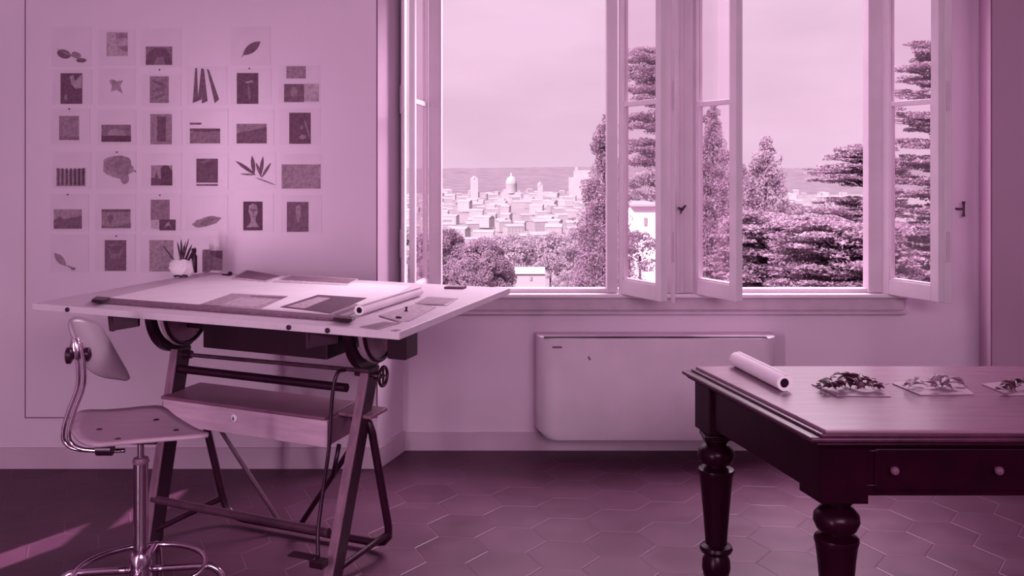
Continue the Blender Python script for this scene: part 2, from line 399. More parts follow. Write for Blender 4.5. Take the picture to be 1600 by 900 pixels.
MUNT = 1.955
def sash(hpx, hd, npx, ratio, label, stile_h, stile_n, thick=.045, zb=None, group=None):
    """casement leaf: hinge at pixel column hpx, free edge at column npx"""
    h = V((XD(hpx, hd), hd, 0)); nd = hd*ratio; n_ = V((XD(npx, nd), nd, 0))
    a = (n_-h); L_ = a.length; a.normalize()
    back = V((-a.y, a.x, 0))                   # away from the camera side
    if back.y < 0: back = -back
    zb = zb or SILL-.004; zt = HEAD-.02
    root = thing('casement_sash', label, 'window sash', (h.x, h.y, zb), group)
    up = V((0, 0, 1))
    def piece(nm, s0, s1, z0, z1, b0=0, b1=thick, **k):
        o = h+a*s0+back*b0; o.z = z0
        return mesh(nm, MB().obox(o, a*(s1-s0), back*(b1-b0), up*(z1-z0)), M['sash'], root, bevel=.004, **k)
    rb = .085
    piece('stile', 0, stile_h, zb, zt); piece('stile', L_-stile_n, L_, zb, zt)
    piece('rail', stile_h, L_-stile_n, zb, zb+rb); piece('rail', stile_h, L_-stile_n, zt-.07, zt)
    piece('muntin', stile_h, L_-stile_n, MUNT-.014, MUNT+.014, .008, thick-.008)
    # raised glazing bead round the lower pane
    bd = MB()
    for s0, s1, z0, z1 in ((stile_h, stile_h+.008, zb+rb, MUNT), (L_-stile_n-.008, L_-stile_n, zb+rb, MUNT), (stile_h, L_-stile_n, zb+rb, zb+rb+.009)):
        o = h+a*s0+back*.006; o.z = z0; bd.obox(o, a*(s1-s0), back*(thick-.012), up*(z1-z0))
    mesh('glazing_bead', bd, M['sash'], root)
    for z0, z1 in ((zb+rb, MUNT-.014), (MUNT+.014, zt-.07)):
        o = h+a*stile_h+back*(thick*.5-.002); o.z = z0
        mesh('pane', MB().obox(o, a*(L_-stile_h-stile_n), back*.004, up*(z1-z0)), M['glass'], root)
    return root, h, n_, a, back, zb, zt
HY = D-.022
sash(669, HY, 648, .935, 'tall white casement sash seen almost edge-on beside the left wall', .012, .045, thick=.03)
sash(966, HY, 1032, .937, 'open white casement sash left of the centre pier, its lower edge overlapping the sill', .035, .045)
sash(1082, HY, 1150, .937, 'open white casement sash right of the centre pier with the pointed tree behind its glass', .035, .055)
sash(1379, HY, 1466, .935, 'open white casement sash at the right end of the windows, nearest the small wall catch', .045, .05)
# inner shutter leaves folded against the sashes
def shutter(p0, p1, thick, label, zb=SILL-.004, y=None):
    p0, p1 = V((p0[0], p0[1], 0)), V((p1[0], p1[1], 0)); a = p1-p0; b = V((-a.y, a.x, 0)).normalized()*thick
    if b.y < 0: b = -b
    o = V((p0.x, p0.y, zb)); r_ = thing('shutter_leaf', label, 'shutter', o)
    mesh('panel', MB().obox(o, a, b, (0, 0, HEAD-.02-zb)), M['frame'], r_, bevel=.003)
    a_ = a.normalized()
    for z in (1.10, 1.90, 2.55):
        mesh('hinge', MB().obox(V((p0.x, p0.y, z))+a*.25-b.normalized()*.006, a*.4, b.normalized()*.006, (0, 0, .16)), M['sill'], r_, bevel=.002)
    return r_
nd = HY*.937
shutter((XD(1049, nd), nd+.01), (XD(1055, nd), nd+.006), .03, 'narrow shutter leaf folded against the sash left of the centre pier', SILL-.012)
nd = HY*.935
shutter((XD(1478, nd), nd+.02), (XD(1490, nd+.002), nd+.016), .03, 'narrow shutter leaf folded at the far right of the windows', SILL-.014)
shutter((XD(626, D-.03), D-.03), (XD(626, D-.2), D-.17), .012, 'narrow shutter leaf folded into the left corner of the alcove')
# centre pier casing with small stay
m = MB(); m.box(XD(1036, D), XD(1067, D), D-.03, D, SILL, HEAD); m.box(XD(1050, D-.03), XD(1062, D-.03), D-.04, D-.03, SILL, HEAD)
struct('trim_4', m, M['frame'], bevel=.003)
r_ = thing('espagnolette_latch', 'small dark latch handle on the pier between the two windows', 'latch', W(1064, 330, D-.04))
p = W(1064, 326, D-.045)
m = MB().tube([p+V((0, .01, 0)), p+V((0, -.02, 0))], .007); m.tube([p+V((-.02, -.02, .008)), p+V((0, -.024, -.006)), p+V((.022, -.03, .02))], [.005, .009, .006]); m.tube([p+V((0, -.022, -.005)), p+V((-.006, -.024, -.028))], .004)
mesh('lever', m, M['iron'], r_, smooth='auto')
mesh('rod', MB().tube([W(1056, 300, D-.045), W(1056, 460, D-.045)], .003), M['sill'], r_)
r_ = thing('window_catch', 'small dark T-shaped catch on the wall right of the windows', 'catch', W(1497, 328, D-.01))
p = W(1497, 326, D)
mesh('stem', MB().tube([p+V((-.012, 0, 0)), p+V((-.012, -.03, 0)), p+V((.004, -.045, 0))], .006), M['iron'], r_, smooth='auto')
mesh('crossbar', MB().tube([p+V((.008, -.048, .042)), p+V((.008, -.05, .02)), p+V((.008, -.05, -.02)), p+V((.008, -.048, -.042))], [.01, .006, .006, .01]), M['iron'], r_, smooth='auto')

# ------------------------------------------------------------------ fan convector under the window
yf = D-.215
u0, u1 = XD(836, D), XD(1212, yf)+.03
zt_ = ZD(529, yf); zb_ = ZD(689, yf)
r_ = thing('fan_convector', 'low pale wall convector unit on the wall under the windows', 'radiator', ((u0+u1)/2, D, zb_-.02))
lf = [(u0, D-.002), (u0+.002, yf+.14), (u0+.010, yf+.085), (u0+.030, yf+.04), (u0+.060, yf+.012), (u0+.10, yf)]
pl = lf+[(u0+u1-x, y) for x, y in lf[::-1]]; n = len(pl)
def inset(k, z, dy=0): return [((u0+u1)/2+(x-(u0+u1)/2)*(1-k), min(y+dy, D-.002), z) for x, y in pl]
vs = inset(.055, zb_, .012)+inset(0, zb_+.042)+inset(0, zt_); fs = [tuple(range(n-1, -1, -1)), tuple(range(2*n, 3*n))]
for k in range(2):
    for i in range(n):
        j = (i+1) % n; fs.append((k*n+i, k*n+j, (k+1)*n+j, (k+1)*n+i))
mesh('casing', MB().add(vs, fs), M['unit'], r_, smooth='auto')
mesh('air_slot', MB().box(XD(850, yf), XD(1200, yf), yf+.006, yf+.05, zt_, zt_+.003), M['black'], r_, label='dark air outlet slot')
mesh('nameplate', MB().box(XD(863, yf), XD(878, yf), yf-.003, yf, ZD(544, yf), ZD(541, yf)), M['shelf_wood'], r_)
mesh('key_switch', MB().obox(W(918, 558, yf)+V((0, -.004, 0)), (.011, 0, -.018), (0, .004, 0), (.007, 0, .006)), M['shelf_wood'], r_)

# ================================================================== SHEETS ON THE PANEL
def A(x, y): return (60+x/3.478, 20+y/3.478)
def B(x, y): return (60+x/3.478, 220+y/3.478)
def rect(x0, y0, x1, y1): return [(x0, y0), (x1, y0), (x1, y1), (x0, y1)]
def ell(cx, cy, rx, ry, rot=0, n=18, jag=0):
    rnd = random.Random(int(cx*7+cy)); o = []
    for i in range(n):
        a = 2*PI*i/n; k = 1+jag*rnd.uniform(-1, 1); x, y = rx*k*math.cos(a), ry*k*math.sin(a); c, s = math.cos(rot), math.sin(rot)
        o.append((cx+x*c-y*s, cy+x*s+y*c))
    return o
def leafp(x0, y0, x1, y1, w, n=7):
    dx, dy = x1-x0, y1-y0; L_ = math.hypot(dx, dy); nx, ny = -dy/L_, dx/L_; a = []; b = []
    for i in range(n+1):
        t = i/n; k = w*math.sin(PI*t)**.8; a.append((x0+dx*t+nx*k, y0+dy*t+ny*k)); b.append((x0+dx*t-nx*k, y0+dy*t-ny*k))
    return a[:-1]+b[::-1][:-1]
def wallpoly(pts, d0, d1):
    m_ = MB()
    return m_.prism([W(x, y, d0) for x, y in pts], (0, d1-d0, 0))
SG = 'sheets pinned to the left wall'
def wsheet(Z, r, label, layers, pins=(), part='print'):
    x0, y0, x1, y1 = r
    q_ = [Z(*p_) for p_ in rect(x0, y0, x1, y1)]
    c = W((q_[0][0]+q_[1][0])/2, q_[2][1], PNL)
    root = thing('pinned_sheet', label, 'sheet of paper', c, SG)
    mesh('paper', wallpoly(q_, PNL-.0022, PNL-.0002), M['sheet'], root)
    for i, (nm, g, pts) in enumerate(layers):
        a = PNL-.0024-.0012*(i+1)
        mesh(nm, wallpoly([Z(*p_) for p_ in pts], a, PNL-.0022), tone(g), root)
    for x, y in pins:
        p_ = W(*Z(x, y), PNL)
        mesh('pin', MB().lathe(p_+V((0, -.008, 0)), [(.004, 0), (.0045, .002), (.0015, .008)], 10, (0, 1, 0)), M['iron'], root)
    return root
DK, MD, LT = .32, .45, .58
wsheet(A, (70, 75, 285, 290), 'top row sheet at the left end with three dark oval leaves', [('leaf_drawing', DK, ell(138, 224, 38, 24, .3)), ('leaf_drawing', MD, ell(206, 228, 26, 15, .4)), ('leaf_drawing', DK, ell(232, 258, 27, 12, 0)), ('stem_drawing', MD, leafp(95, 195, 240, 258, 5))])
wsheet(A, (325, 90, 525, 285), 'top row sheet with a pale collage of two small grey patches', [('print', .60, rect(370, 105, 485, 235)), ('patch', MD, rect(422, 112, 482, 138)), ('patch', MD, [(425, 180), (482, 180), (482, 210), (462, 210)])])
wsheet(A, (555, 85, 775, 290), 'top row sheet with a dark arch-shaped photo', [('print', .42, rect(583, 183, 727, 283)), ('arch', .30, [(583, 283), (590, 230), (625, 192), (690, 192), (718, 230), (727, 283), (690, 283), (680, 240), (640, 240), (625, 283)])])
wsheet(A, (1045, 75, 1260, 285), 'top row sheet with a single tilted dark leaf', [('leaf_drawing', .33, leafp(1110, 230, 1207, 155, 24)), ('stem_drawing', .4, leafp(1102, 242, 1125, 215, 2))])
wsheet(A, (75, 308, 290, 498), 'second row sheet at the left end, dark print with a pale upper corner', [('print', .27, rect(120, 328, 238, 495)), ('highlight', .55, [(170, 345), (190, 340), (198, 370), (235, 335), (235, 410), (200, 412), (178, 385)]), ('highlight', .42, ell(150, 460, 10, 18))])
wsheet(A, (325, 300, 525, 500), 'second row sheet with a faint star-shaped ink splash', [('splash', .55, [(385, 370), (402, 358), (420, 375), (460, 365), (445, 395), (458, 440), (425, 418), (392, 430), (400, 400)]), ('splash', .48, ell(410, 382, 14, 16))], [(172, 522)][:0])
wsheet(A, (560, 335, 775, 505), 'second row sheet with a streaky mid grey print', [('print', .47, rect(605, 345, 708, 490)), ('streak', .36, leafp(610, 365, 705, 405, 10)), ('streak', .38, leafp(615, 430, 700, 400, 9)), ('streak', .40, leafp(606, 470, 690, 440, 7))], [(660, 310)])
wsheet(A, (805, 290, 1025, 497), 'second row sheet with four dark slanted pods', [('pod_drawing', .35, [(852, 300), (862, 300), (868, 480), (838, 490)]), ('pod_drawing', .33, [(885, 302), (893, 302), (885, 470), (865, 480)]), ('pod_drawing', .35, [(888, 305), (898, 305), (918, 480), (888, 492)]), ('pod_drawing', .36, [(915, 305), (924, 308), (980, 470), (958, 490)])])
wsheet(A, (1045, 300, 1265, 497), 'second row sheet with a dark print broken by a white glint', [('print', .30, rect(1078, 327, 1195, 495)), ('glint', .6, [(1125, 375), (1160, 365), (1172, 378), (1130, 382)]), ('streak', .42, leafp(1140, 385, 1150, 490, 8))], [(1148, 303)])
wsheet(A, (1305, 285, 1530, 490), 'second row sheet at the right end with two small prints', [('print', .50, rect(1347, 290, 1453, 357)), ('print', .36, rect(1335, 387, 1443, 485)), ('highlight', .46, ell(1388, 430, 22, 28)), ('paper_patch', .64, rect(1445, 385, 1522, 482))])
wsheet(A, (68, 520, 280, 715), 'third row sheet at the left end with a plain grey upright print', [('print', .47, rect(112, 560, 220, 692)), ('streak', .40, rect(112, 672, 220, 690))], [(170, 523)])
wsheet(A, (320, 525, 530, 718), 'third row sheet with a print of a pale dome above a dark band', [('print', .42, rect(342, 608, 502, 702)), ('horizon', .24, rect(342, 668, 502, 700)), ('dome', .52, [(370, 667), (385, 640), (420, 630), (460, 638), (480, 667)])])
wsheet(A, (560, 530, 780, 720), 'third row sheet with a dark upright doorway in a grey print', [('print', .50, rect(608, 550, 725, 715)), ('doorway', .31, rect(645, 563, 692, 700))])
wsheet(A, (800, 520, 1030, 720), 'third row sheet with a sea horizon print and small dark dash', [('print', .47, rect(823, 628, 987, 710)), ('dash', .36, rect(823, 597, 885, 608)), ('horizon', .34, [(823, 628), (880, 628), (987, 632), (987, 642), (900, 648), (823, 640)])])
wsheet(A, (1055, 525, 1280, 722), 'third row sheet with a misty hillside print', [('print', .52, rect(1077, 603, 1240, 710)), ('hillside', .37, [(1077, 655), (1150, 640), (1240, 620), (1240, 710), (1077, 710)])])
wsheet(A, (1310, 520, 1532, 718), 'third row sheet at the right end with a dark print of pale blossoms', [('print', .30, rect(1363, 543, 1480, 712)), ('blossom', .50, ell(1437, 675, 17, 14, 0, 14, .25)), ('blossom', .44, ell(1430, 625, 8, 12)), ('streak', .44, leafp(1440, 560, 1478, 690, 6))])
wsheet(B, (75, 62, 288, 260), 'fourth row sheet at the left end with a print of upright columns', [('print', .50, [(97, 147), (165, 160), (255, 147), (255, 247), (97, 247)])]+[('column', .27, rect(x, 150, x+9, 240)) for x in (104, 126, 148, 170, 192, 214, 236)], [(425, 62)][:0])
wsheet(B, (312, 55, 530, 262), 'fourth row sheet filled by a dark ink cloud', [('ink_cloud', .54, ell(430, 145, 82, 62, 0, 20, .14)), ('ink_cloud', .47, ell(450, 130, 58, 52, .3, 18, .16)), ('ink_cloud', .47, ell(390, 130, 32, 28)), ('ink_cloud', .50, ell(468, 205, 22, 30))], [(428, 62), (528, 165)])
wsheet(B, (560, 65, 778, 262), 'fourth row sheet with a print of dark cypress silhouettes', [('print', .55, rect(612, 133, 727, 243)), ('silhouette', .26, [(666, 243), (664, 150), (680, 134), (705, 134), (727, 165), (727, 243)]), ('silhouette', .30, [(612, 243), (612, 205), (632, 200), (640, 168), (650, 200), (668, 215), (668, 243)])])
wsheet(B, (800, 65, 1030, 265), 'fourth row sheet with a dark upright print and thin caption bar', [('print', .33, rect(858, 97, 975, 228)), ('caption_bar', .38, rect(858, 235, 975, 245)), ('streak', .42, leafp(870, 120, 950, 100, 8)), ('highlight', .40, ell(942, 200, 12, 16))])
wsheet(B, (1070, 58, 1290, 265), 'fourth row sheet with spiky agave leaves drawn in ink', [('blade', .36, leafp(1180, 185, 1070, 108, 10)), ('blade', .36, leafp(1172, 182, 1160, 80, 11)), ('blade', .36, leafp(1205, 195, 1220, 85, 9)), ('blade', .40, leafp(1212, 200, 1262, 120, 7)), ('blade', .40, leafp(1210, 195, 1182, 120, 7)), ('blade', .5, leafp(1180, 185, 1095, 180, 5)), ('streak', .55, leafp(1180, 200, 1285, 240, 3))], )
wsheet(B, (1318, 70, 1537, 264), 'fourth row sheet at the right end, blank greyish tint print', [('print', .54, rect(1322, 128, 1533, 260))])
wsheet(B, (65, 288, 272, 490), 'fifth row sheet at the left end with a dark hill print', [('print', .52, rect(83, 372, 235, 478)), ('hill', .34, [(83, 435), (115, 412), (140, 425), (190, 415), (235, 408), (235, 478), (83, 478)])], [(162, 292)])
wsheet(B, (308, 288, 528, 490), 'fifth row sheet with a print of a bird-like shape under a dark bar', [('print', .48, rect(343, 372, 500, 475)), ('bar', .33, rect(343, 372, 500, 387)), ('shape', .34, [(380, 405), (402, 402), (405, 425), (388, 450), (375, 425)]), ('slope', .39, [(343, 462), (420, 468), (500, 445), (500, 475), (343, 475)])])
wsheet(B, (558, 285, 775, 490), 'fifth row sheet with two overlapping square prints', [('print', .47, rect(610, 320, 713, 430)), ('print', .27, rect(658, 428, 745, 487)), ('highlight', .55, [(680, 475), (695, 450), (710, 440), (722, 475), (708, 460)]), ('paper_patch', .66, rect(612, 432, 657, 478))], [(662, 296)])
wsheet(B, (800, 295, 1028, 487), 'fifth row sheet with a soft grey smudge', [('smudge', .54, ell(912, 440, 80, 24, -.25, 20, .12)), ('smudge', .46, ell(915, 440, 40, 13, -.5, 16, .12))])
wsheet(B, (1060, 290, 1277, 497), 'fifth row sheet with a photo of a pale stone head', [('print', .27, rect(1113, 330, 1218, 487)), ('stone_head', .60, [(1145, 352), (1165, 340), (1188, 352), (1192, 385), (1182, 415), (1180, 440), (1200, 470), (1130, 470), (1155, 440), (1152, 415), (1142, 385)]), ('brow', .42, [(1148, 372), (1188, 372), (1187, 380), (1172, 382), (1170, 400), (1164, 400), (1162, 382), (1149, 380)]), ('mouth', .42, rect(1160, 408, 1175, 413))])
wsheet(B, (1318, 295, 1540, 500), 'fifth row sheet at the right end with a pale figure in a dark print', [('print', .37, rect(1350, 332, 1468, 495)), ('figure', .52, [(1398, 360), (1415, 345), (1428, 365), (1425, 410), (1412, 450), (1400, 410)])])
wsheet(B, (65, 510, 272, 715), 'bottom row sheet at the left end with one drooping leaf on a stem', [('leaf_drawing', .50, leafp(85, 610, 150, 680, 20)), ('stem_drawing', .46, leafp(145, 675, 200, 698, 4)), ('bud', .44, ell(188, 696, 12, 8))])
wsheet(B, (308, 508, 528, 712), 'bottom row sheet with a dark upright print with a pale crescent', [('print', .33, rect(360, 540, 477, 707)), ('crescent', .42, [(375, 575), (395, 612), (440, 612), (462, 575), (445, 640), (395, 640)]), ('streak', .40, rect(380, 560, 455, 570))], [(425, 518)])
wsheet(B, (555, 515, 772, 715), 'bottom row sheet with a pale blank print, behind the pot of brushes', [('print', .54, rect(603, 540, 733, 710))])
wsheet(B, (800, 515, 1028, 715), 'bottom row sheet at the right end with a small landscape photo', [('print', .50, rect(903, 597, 1000, 705)), ('roof_shape', .36, [(903, 597), (1000, 597), (1000, 645), (950, 625)]), ('shape', .35, ell(910, 662, 8, 8))])

# ================================================================== DRAFTING TABLE
BZ = 1.06
cNL, cNR, cFR, cFL = PZ(50, 474, BZ), PZ(624, 519, BZ), PZ(797, 450, BZ), PZ(322, 425, BZ)
U = (cNR-cNL).normalized(); VV = V((.30, .954, 0)).normalized(); UP = V((0, 0, 1))
fLf, fRt = V((-1.54, 4.08, 0)), V((-.70, 3.70, 0))
dt = thing('drafting_table', 'large drafting table, pale wooden board on a dark iron stand', 'drafting table', (-1.1, 3.95, 0))
bt = .026
brd = mesh('board', MB().prism([cNL, cNR, cFR, cFL], (0, 0, -bt)), M['board'], dt, bevel=.002)
for a, b in ((121, 485), (458, 513), (521, 517)):      # studs on the front edge
    p = PZ(a, b-9, BZ); t_ = (p-cNL).dot(U); p = cNL+U*t_; p.z = BZ-bt*.5
    nrm = V((U.y, -U.x, 0))
    mesh('stud', MB().lathe(p-nrm*.002, [(.009, 0), (.009, .008), (.005, .012)], 12, nrm), M['iron'], brd, org=ORG[brd.name])
# front legs (flat-faced posts) and hubs
kT = .20
legtop = {}
NRM = V((U.y, -U.x, 0))   # toward the camera
for f_, zt2 in ((fLf, .80), (fRt, .79)):
    tp = f_+VV*kT; tp.z = zt2
    if f_.x > -1: tp.x += .06
    o = f_-U*.018-VV*.04
    m = MB().obox(o, U*.040, VV*.012, tp-f_)
    mesh('front_leg', m, M['leg_wood'], dt, bevel=.003, label='pale front face of the leg')
    m = MB().obox(o+VV*.012, U*.040, VV*.088, tp-f_)  # rest of the post, darker than its front face
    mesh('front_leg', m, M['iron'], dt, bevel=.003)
    legtop[f_.x] = tp
    # hub: half disc under the board with a curved channel
    c = tp+VV*.03; c.z = BZ-bt-.055
    r0 = .172
    if f_.x > -1: c += U*.02
    pts = arc(c, r0, PI*1.0, PI*2.0, 20, VV, UP)
    hub = mesh('tilt_quadrant', MB().prism(pts, U*.02), M['quadrant'], dt, bevel=.002, org=c)
    rim = MB(); rim.tube(arc(c+U*.022, r0-.012, PI, 2*PI, 20, VV, UP), .009, 8); mesh('rim', rim, M['iron'], hub, org=c, smooth=True)
    m = MB(); oa = arc(c-U*.055, r0+.03, PI*.98, PI*2.02, 22, VV, UP); ia = arc(c-U*.055, r0-.01, PI*.98, PI*2.02, 22, VV, UP)
    m.prism(oa+ia[::-1], U*.035); mesh('curved_channel', m, M['iron'], dt, smooth='auto')
    mesh('pivot_bolt', MB().lathe(c+U*.02+UP*-.02, [(.022, 0), (.022, .012), (.008, .018)], 16, U), M['iron'], dt, smooth='auto')
    mesh('cleat', MB().obox(c-VV*.34-U*.03+UP*.02, VV*.62, U*.07, UP*(.025)), M['iron'], dt, bevel=.003)
    mesh('hub_plate', MB().obox(c-VV*.15-U*.055+UP*-.002, VV*.32, U*.11, UP*.024), M['iron'], dt, bevel=.003)
TL, TR = legtop[fLf.x], legtop[fRt.x]
def between(t_, s_, z): p_ = fLf.lerp(fRt, t_)+VV*s_; p_.z = z; return p_
# under-board beams
zb2 = BZ-bt
mesh('beam', MB().obox(between(-.08, .23, .885), (fRt-fLf)*1.12, VV*.05, UP*(zb2-.885)), M['iron'], dt, bevel=.003)
mesh('beam', MB().obox(between(-.05, .42, zb2-.07), (fRt-fLf)*1.2, VV*.06, UP*.07), M['iron'], dt, bevel=.003)
mesh('tool_tray', MB().obox(between(.27, .055, .845), (fRt-fLf)*.68, VV*.28, UP*.10), M['iron'], dt, bevel=.003)
mesh('counterweight', MB().obox(between(1.17, .20, .838), U*.085, VV*.12, UP*(zb2-.838)), M['iron'], dt, bevel=.004)
# brackets under the front edge
for px, py in ((176, 492), (466, 520)):
    p = PZ(px, py-10, BZ); s_ = (p-cNL).dot(U); p = cNL+U*s_; p.z = zb2
    q0 = p+VV*.01
    br = MB().prism([q0-U*.012, q0-U*.012-UP*.062+VV*.01, q0-U*.012+VV*.16-UP*.03, q0-U*.012+VV*.18], U*.022)
    mesh('bracket', br, M['iron'], dt, bevel=.002)
    bb = MB().prism([q0-U*.0-UP*.0, q0-U*.0-UP*.06, q0+U*.09-UP*.045+VV*.06, q0+U*.09+VV*.06], VV*.012)
    mesh('bracket', bb, M['iron'], dt, bevel=.002)
# rods
def seg(px0, py0, px1, py1, s_, r_, name, mt, t0=0., t1=1.):
    a = fLf+VV*s_; b = fRt+VV*s_
    a = a.lerp(b, t0), a.lerp(b, t1)
    p0 = V((a[0].x, a[0].y, ZD(py0, a[0].y))); p1 = V((a[1].x, a[1].y, ZD(py1, a[1].y)))
    return mesh(name, MB().tube([p0, p1], r_, 12), mt, dt, smooth='auto')
seg(285, 553, 535, 580, .17, .009, 'spindle', M['iron_mid'], .03, 1.10)
seg(285, 576, 548, 606, .17, .018, 'cross_bar', M['iron'], .02, .98)
seg(232, 780, 525, 832, .02, .017, 'foot_rail', M['iron_mid'], 0.0, .98)
p = between(1, .17, .0); p.z = ZD(580, p.y)
mesh('spindle_nut', MB().tube([between(.05, .17, ZD(553, 4.23)), between(.10, .17, ZD(554, 4.2))], .018, 10), M['iron'], dt, smooth='auto')
# hand wheel
pw = between(1.155, .19, 0); pw.z = ZD(588, pw.y)
wh = thing_wheel = mesh('hand_wheel', MB().tube(arc(pw, .038, 0, 2*PI, 24, VV, UP), .0065, 8, cap=False), M['iron'], dt, smooth=True, org=pw)
m = MB().tube([pw-U*.13, pw-U*.0], .009, 10); m.tube([pw-VV*.036, pw+VV*.036], .005, 8); m.tube([pw-UP*.036, pw+UP*.036], .005, 8); m.lathe(pw-U*.04, [(.016, 0), (.016, .02), (.01, .03)], 14, U)
mesh('wheel_shaft', m, M['iron'], wh, org=pw, smooth='auto')
# drawer box between the legs
d0 = V((-1.50, 4.16, 0)); d1 = V((-.722, 3.80, 0)); du = (d1-d0)
zd0, zd1 = .500, .602
body = mesh('drawer_case', MB().obox(V((d0.x, d0.y, zd0)), du, VV*.24, UP*(zd1-zd0)), M['shelf_wood'], dt, bevel=.003)
dr = mesh('drawer', MB().obox(V((d0.x, d0.y, zd0-.004))-VV*.02, du, VV*.022, UP*(zd1-zd0+.004)), M['drawer_wood'], dt, bevel=.003, label='pale wooden drawer front')
pk = d0.lerp(d1, .46)-VV*.024; pk.z = ZD(653, pk.y)
mesh('keyhole_plate', MB().lathe(pk, [(.015, 0), (.016, .003), (.009, .006)], 18, NRM), M['paper'], dr, org=pk)
ml_ = MB().prism([pk+NRM*.006+UP*.006-U*.002, pk+NRM*.006+UP*.006+U*.002, pk+NRM*.006-UP*.008+U*.003, pk+NRM*.006-UP*.008-U*.003], NRM*.002)
mesh('keyhole', ml_, M['black'], dr, org=pk)
mesh('shelf_top', MB().obox(V((d0.x, d0.y, zd1))-VV*.025-du*.01, du*1.0, VV*.28, UP*.014), M['shelf_wood'], dt, bevel=.003)
e0 = d1+VV*.07; e0.z = zd1
mesh('shelf_top', MB().obox(e0, du.normalized()*.16, VV*.15, UP*.014), M['shelf_wood'], dt, bevel=.003)
# rear tubular frame: loop with rounded lower corners
rL, rR = V((-1.284, 4.33, .03)), V((-.50, 3.99, .03))
tLr, tRr = V((-1.38, 4.24, .585)), V((-.575, 3.88, .585))
m = MB(); ur = (rR-rL).normalized()
upL = (tLr-rL).normalized(); upR = (tRr-rR).normalized()
path = [tLr-(upL*.0), rL+upL*.09, rL+upL*.04+ur*.008, rL+upL*.012+ur*.035, rL+ur*.09, rR-ur*.09, rR-ur*.035+upR*.012, rR-ur*.008+upR*.04, rR+upR*.09, tRr-upR*.06, tRr-upR*.02-ur*.008, tRr-ur*.035+UP*0.003, tRr-ur*.08-UP*.01]
mesh('rear_frame', MB().tube(path, .017, 12), M['iron'], dt, smooth='auto')
c0 = rL.lerp(rR, .40)+UP*.01
mesh('diagonal_brace', MB().tube([tLr+ur*.02-UP*.02, c0-ur*.05+UP*.0], .010, 10), M['iron_mid'], dt, smooth='auto')
mesh('diagonal_brace', MB().tube([tRr-ur*.02-UP*.03, c0+ur*.05], .012, 10), M['iron'], dt, smooth='auto')
mesh('foot_brace', MB().tube([fLf+UP*.05, rL+upL*.09], .012, 10), M['iron'], dt, smooth='auto')
mesh('foot_brace', MB().tube([fRt+UP*.03+VV*.01, rR+upR*.06], .012, 10), M['iron'], dt, smooth='auto')
# release rod and pedal
pr = [W(540, 578, 3.80), W(528, 582, 3.77), W(521, 605, 3.755), W(517, 650, 3.75), W(514, 700, 3.74), W(505, 765, 3.73), W(497, 830, 3.70), W(497, 872, 3.66)]
mesh('release_rod', MB().tube(smooth_path(pr, 5), .0075, 8), M['iron'], dt, smooth=True)
mesh('pull_strap', MB().tube([W(530, 694, 3.80), W(520, 745, 3.79)], .009, 8), M['iron'], dt, smooth=True)
pp = W(497, 880, 3.64)
mesh('pedal', MB().obox(pp-U*.13-VV*.02+UP*.012, U*.12, VV*.05, UP*.006).obox(pp-U*.03-VV*.02-UP*.015, U*.06, VV*.05, UP*.028), M['iron'], dt, bevel=.003)

# ---- things lying on the board
def flat(name, pts, g, label, cat, z=BZ, th=.0015, material=None, group=None, bevel=0):
    m_ = MB().prism([PZ(x, y, z) for x, y in pts], (0, 0, th))
    return solo(name, m_, material or tone(g), label, cat, group)
def flat2(name, pts, g, inner, label, cat, z=BZ, th=.0016, group=None):
    q_ = [PZ(x, y, z) for x, y in pts]; c = sum(q_, V((0, 0, 0)))/len(q_); c.z = z
    root = thing(name, label, cat, c, group)
    mesh('paper', MB().prism(q_, (0, 0, th)), tone(g), root)
    for nm, gg, ps in inner:
        z2 = z+th
        mesh(nm, MB().prism([PZ(x, y, z2) for x, y in ps], (0, 0, .0006)), tone(gg), root)
    return root
flat('drawing_sheet', [(170, 466), (335, 429), (642, 447), (560, 492)], .9, 'very large white drawing sheet taped flat over the middle of the drafting board', 'paper', material=M['paper'], th=.0006)
Z1_ = BZ+.0008
flat2('colour_print', [(360, 436), (385, 422), (440, 431), (418, 441)], .78, [('picture', .42, [(367, 433), (387, 422.5), (438, 431), (414, 438.5)])], 'dark photo print at the back edge of the board near the brush pot', 'print', Z1_)
flat2('colour_print', [(425, 441), (452, 430), (560, 436), (543, 446)], .8, [('picture', .46, [(438, 437), (455, 430.5), (558, 436), (543, 443)])], 'long grey photo print at the back edge of the board', 'print', Z1_)
flat2('colour_print', [(312, 476), (362, 459), (450, 463), (404, 484)], .62, [('picture', .72, [(345, 476), (374, 465), (430, 468), (396, 480)]), ('dark_edge', .35, [(314, 475.5), (345, 477.5), (342, 479.5), (320, 478)]), ('dark_edge', .4, [(390, 462), (448, 464), (440, 467), (392, 463.5)])], 'pale print with a light centre near the front left of the board', 'print', Z1_)
flat2('dark_print', [(438, 480), (497, 461), (573, 466), (520, 490)], .24, [('picture', .68, [(448, 479), (498, 464), (516, 466), (476, 482)])], 'dark open book-like print with one pale page in the middle of the board', 'print', Z1_)
flat2('tracing_sheet', [(592, 493), (650, 475), (682, 480), (640, 502), (622, 503)], .66, [('drawn_line', .45, [(592, 492.5), (624, 501.6), (624, 503), (592, 494)])], 'grey tracing sheet to the right of the paper roll', 'paper', Z1_)
flat2('small_card', [(648, 474), (668, 463), (716, 466), (698, 478)], .75, [('picture', .52, [(652, 472), (668, 464), (712, 466.5), (697, 474.5)]), ('dark_edge', .34, [(650, 473), (695, 475), (694, 477), (652, 475.5)])], 'small grey card near the right-hand edge of the board', 'card', Z1_)
flat2('small_card', [(562, 511), (600, 503), (626, 505), (590, 515)], .55, [('picture', .42, [(566, 510.5), (600, 504), (616, 505), (588, 513)])], 'small dark card at the front right corner of the board', 'card', Z1_)
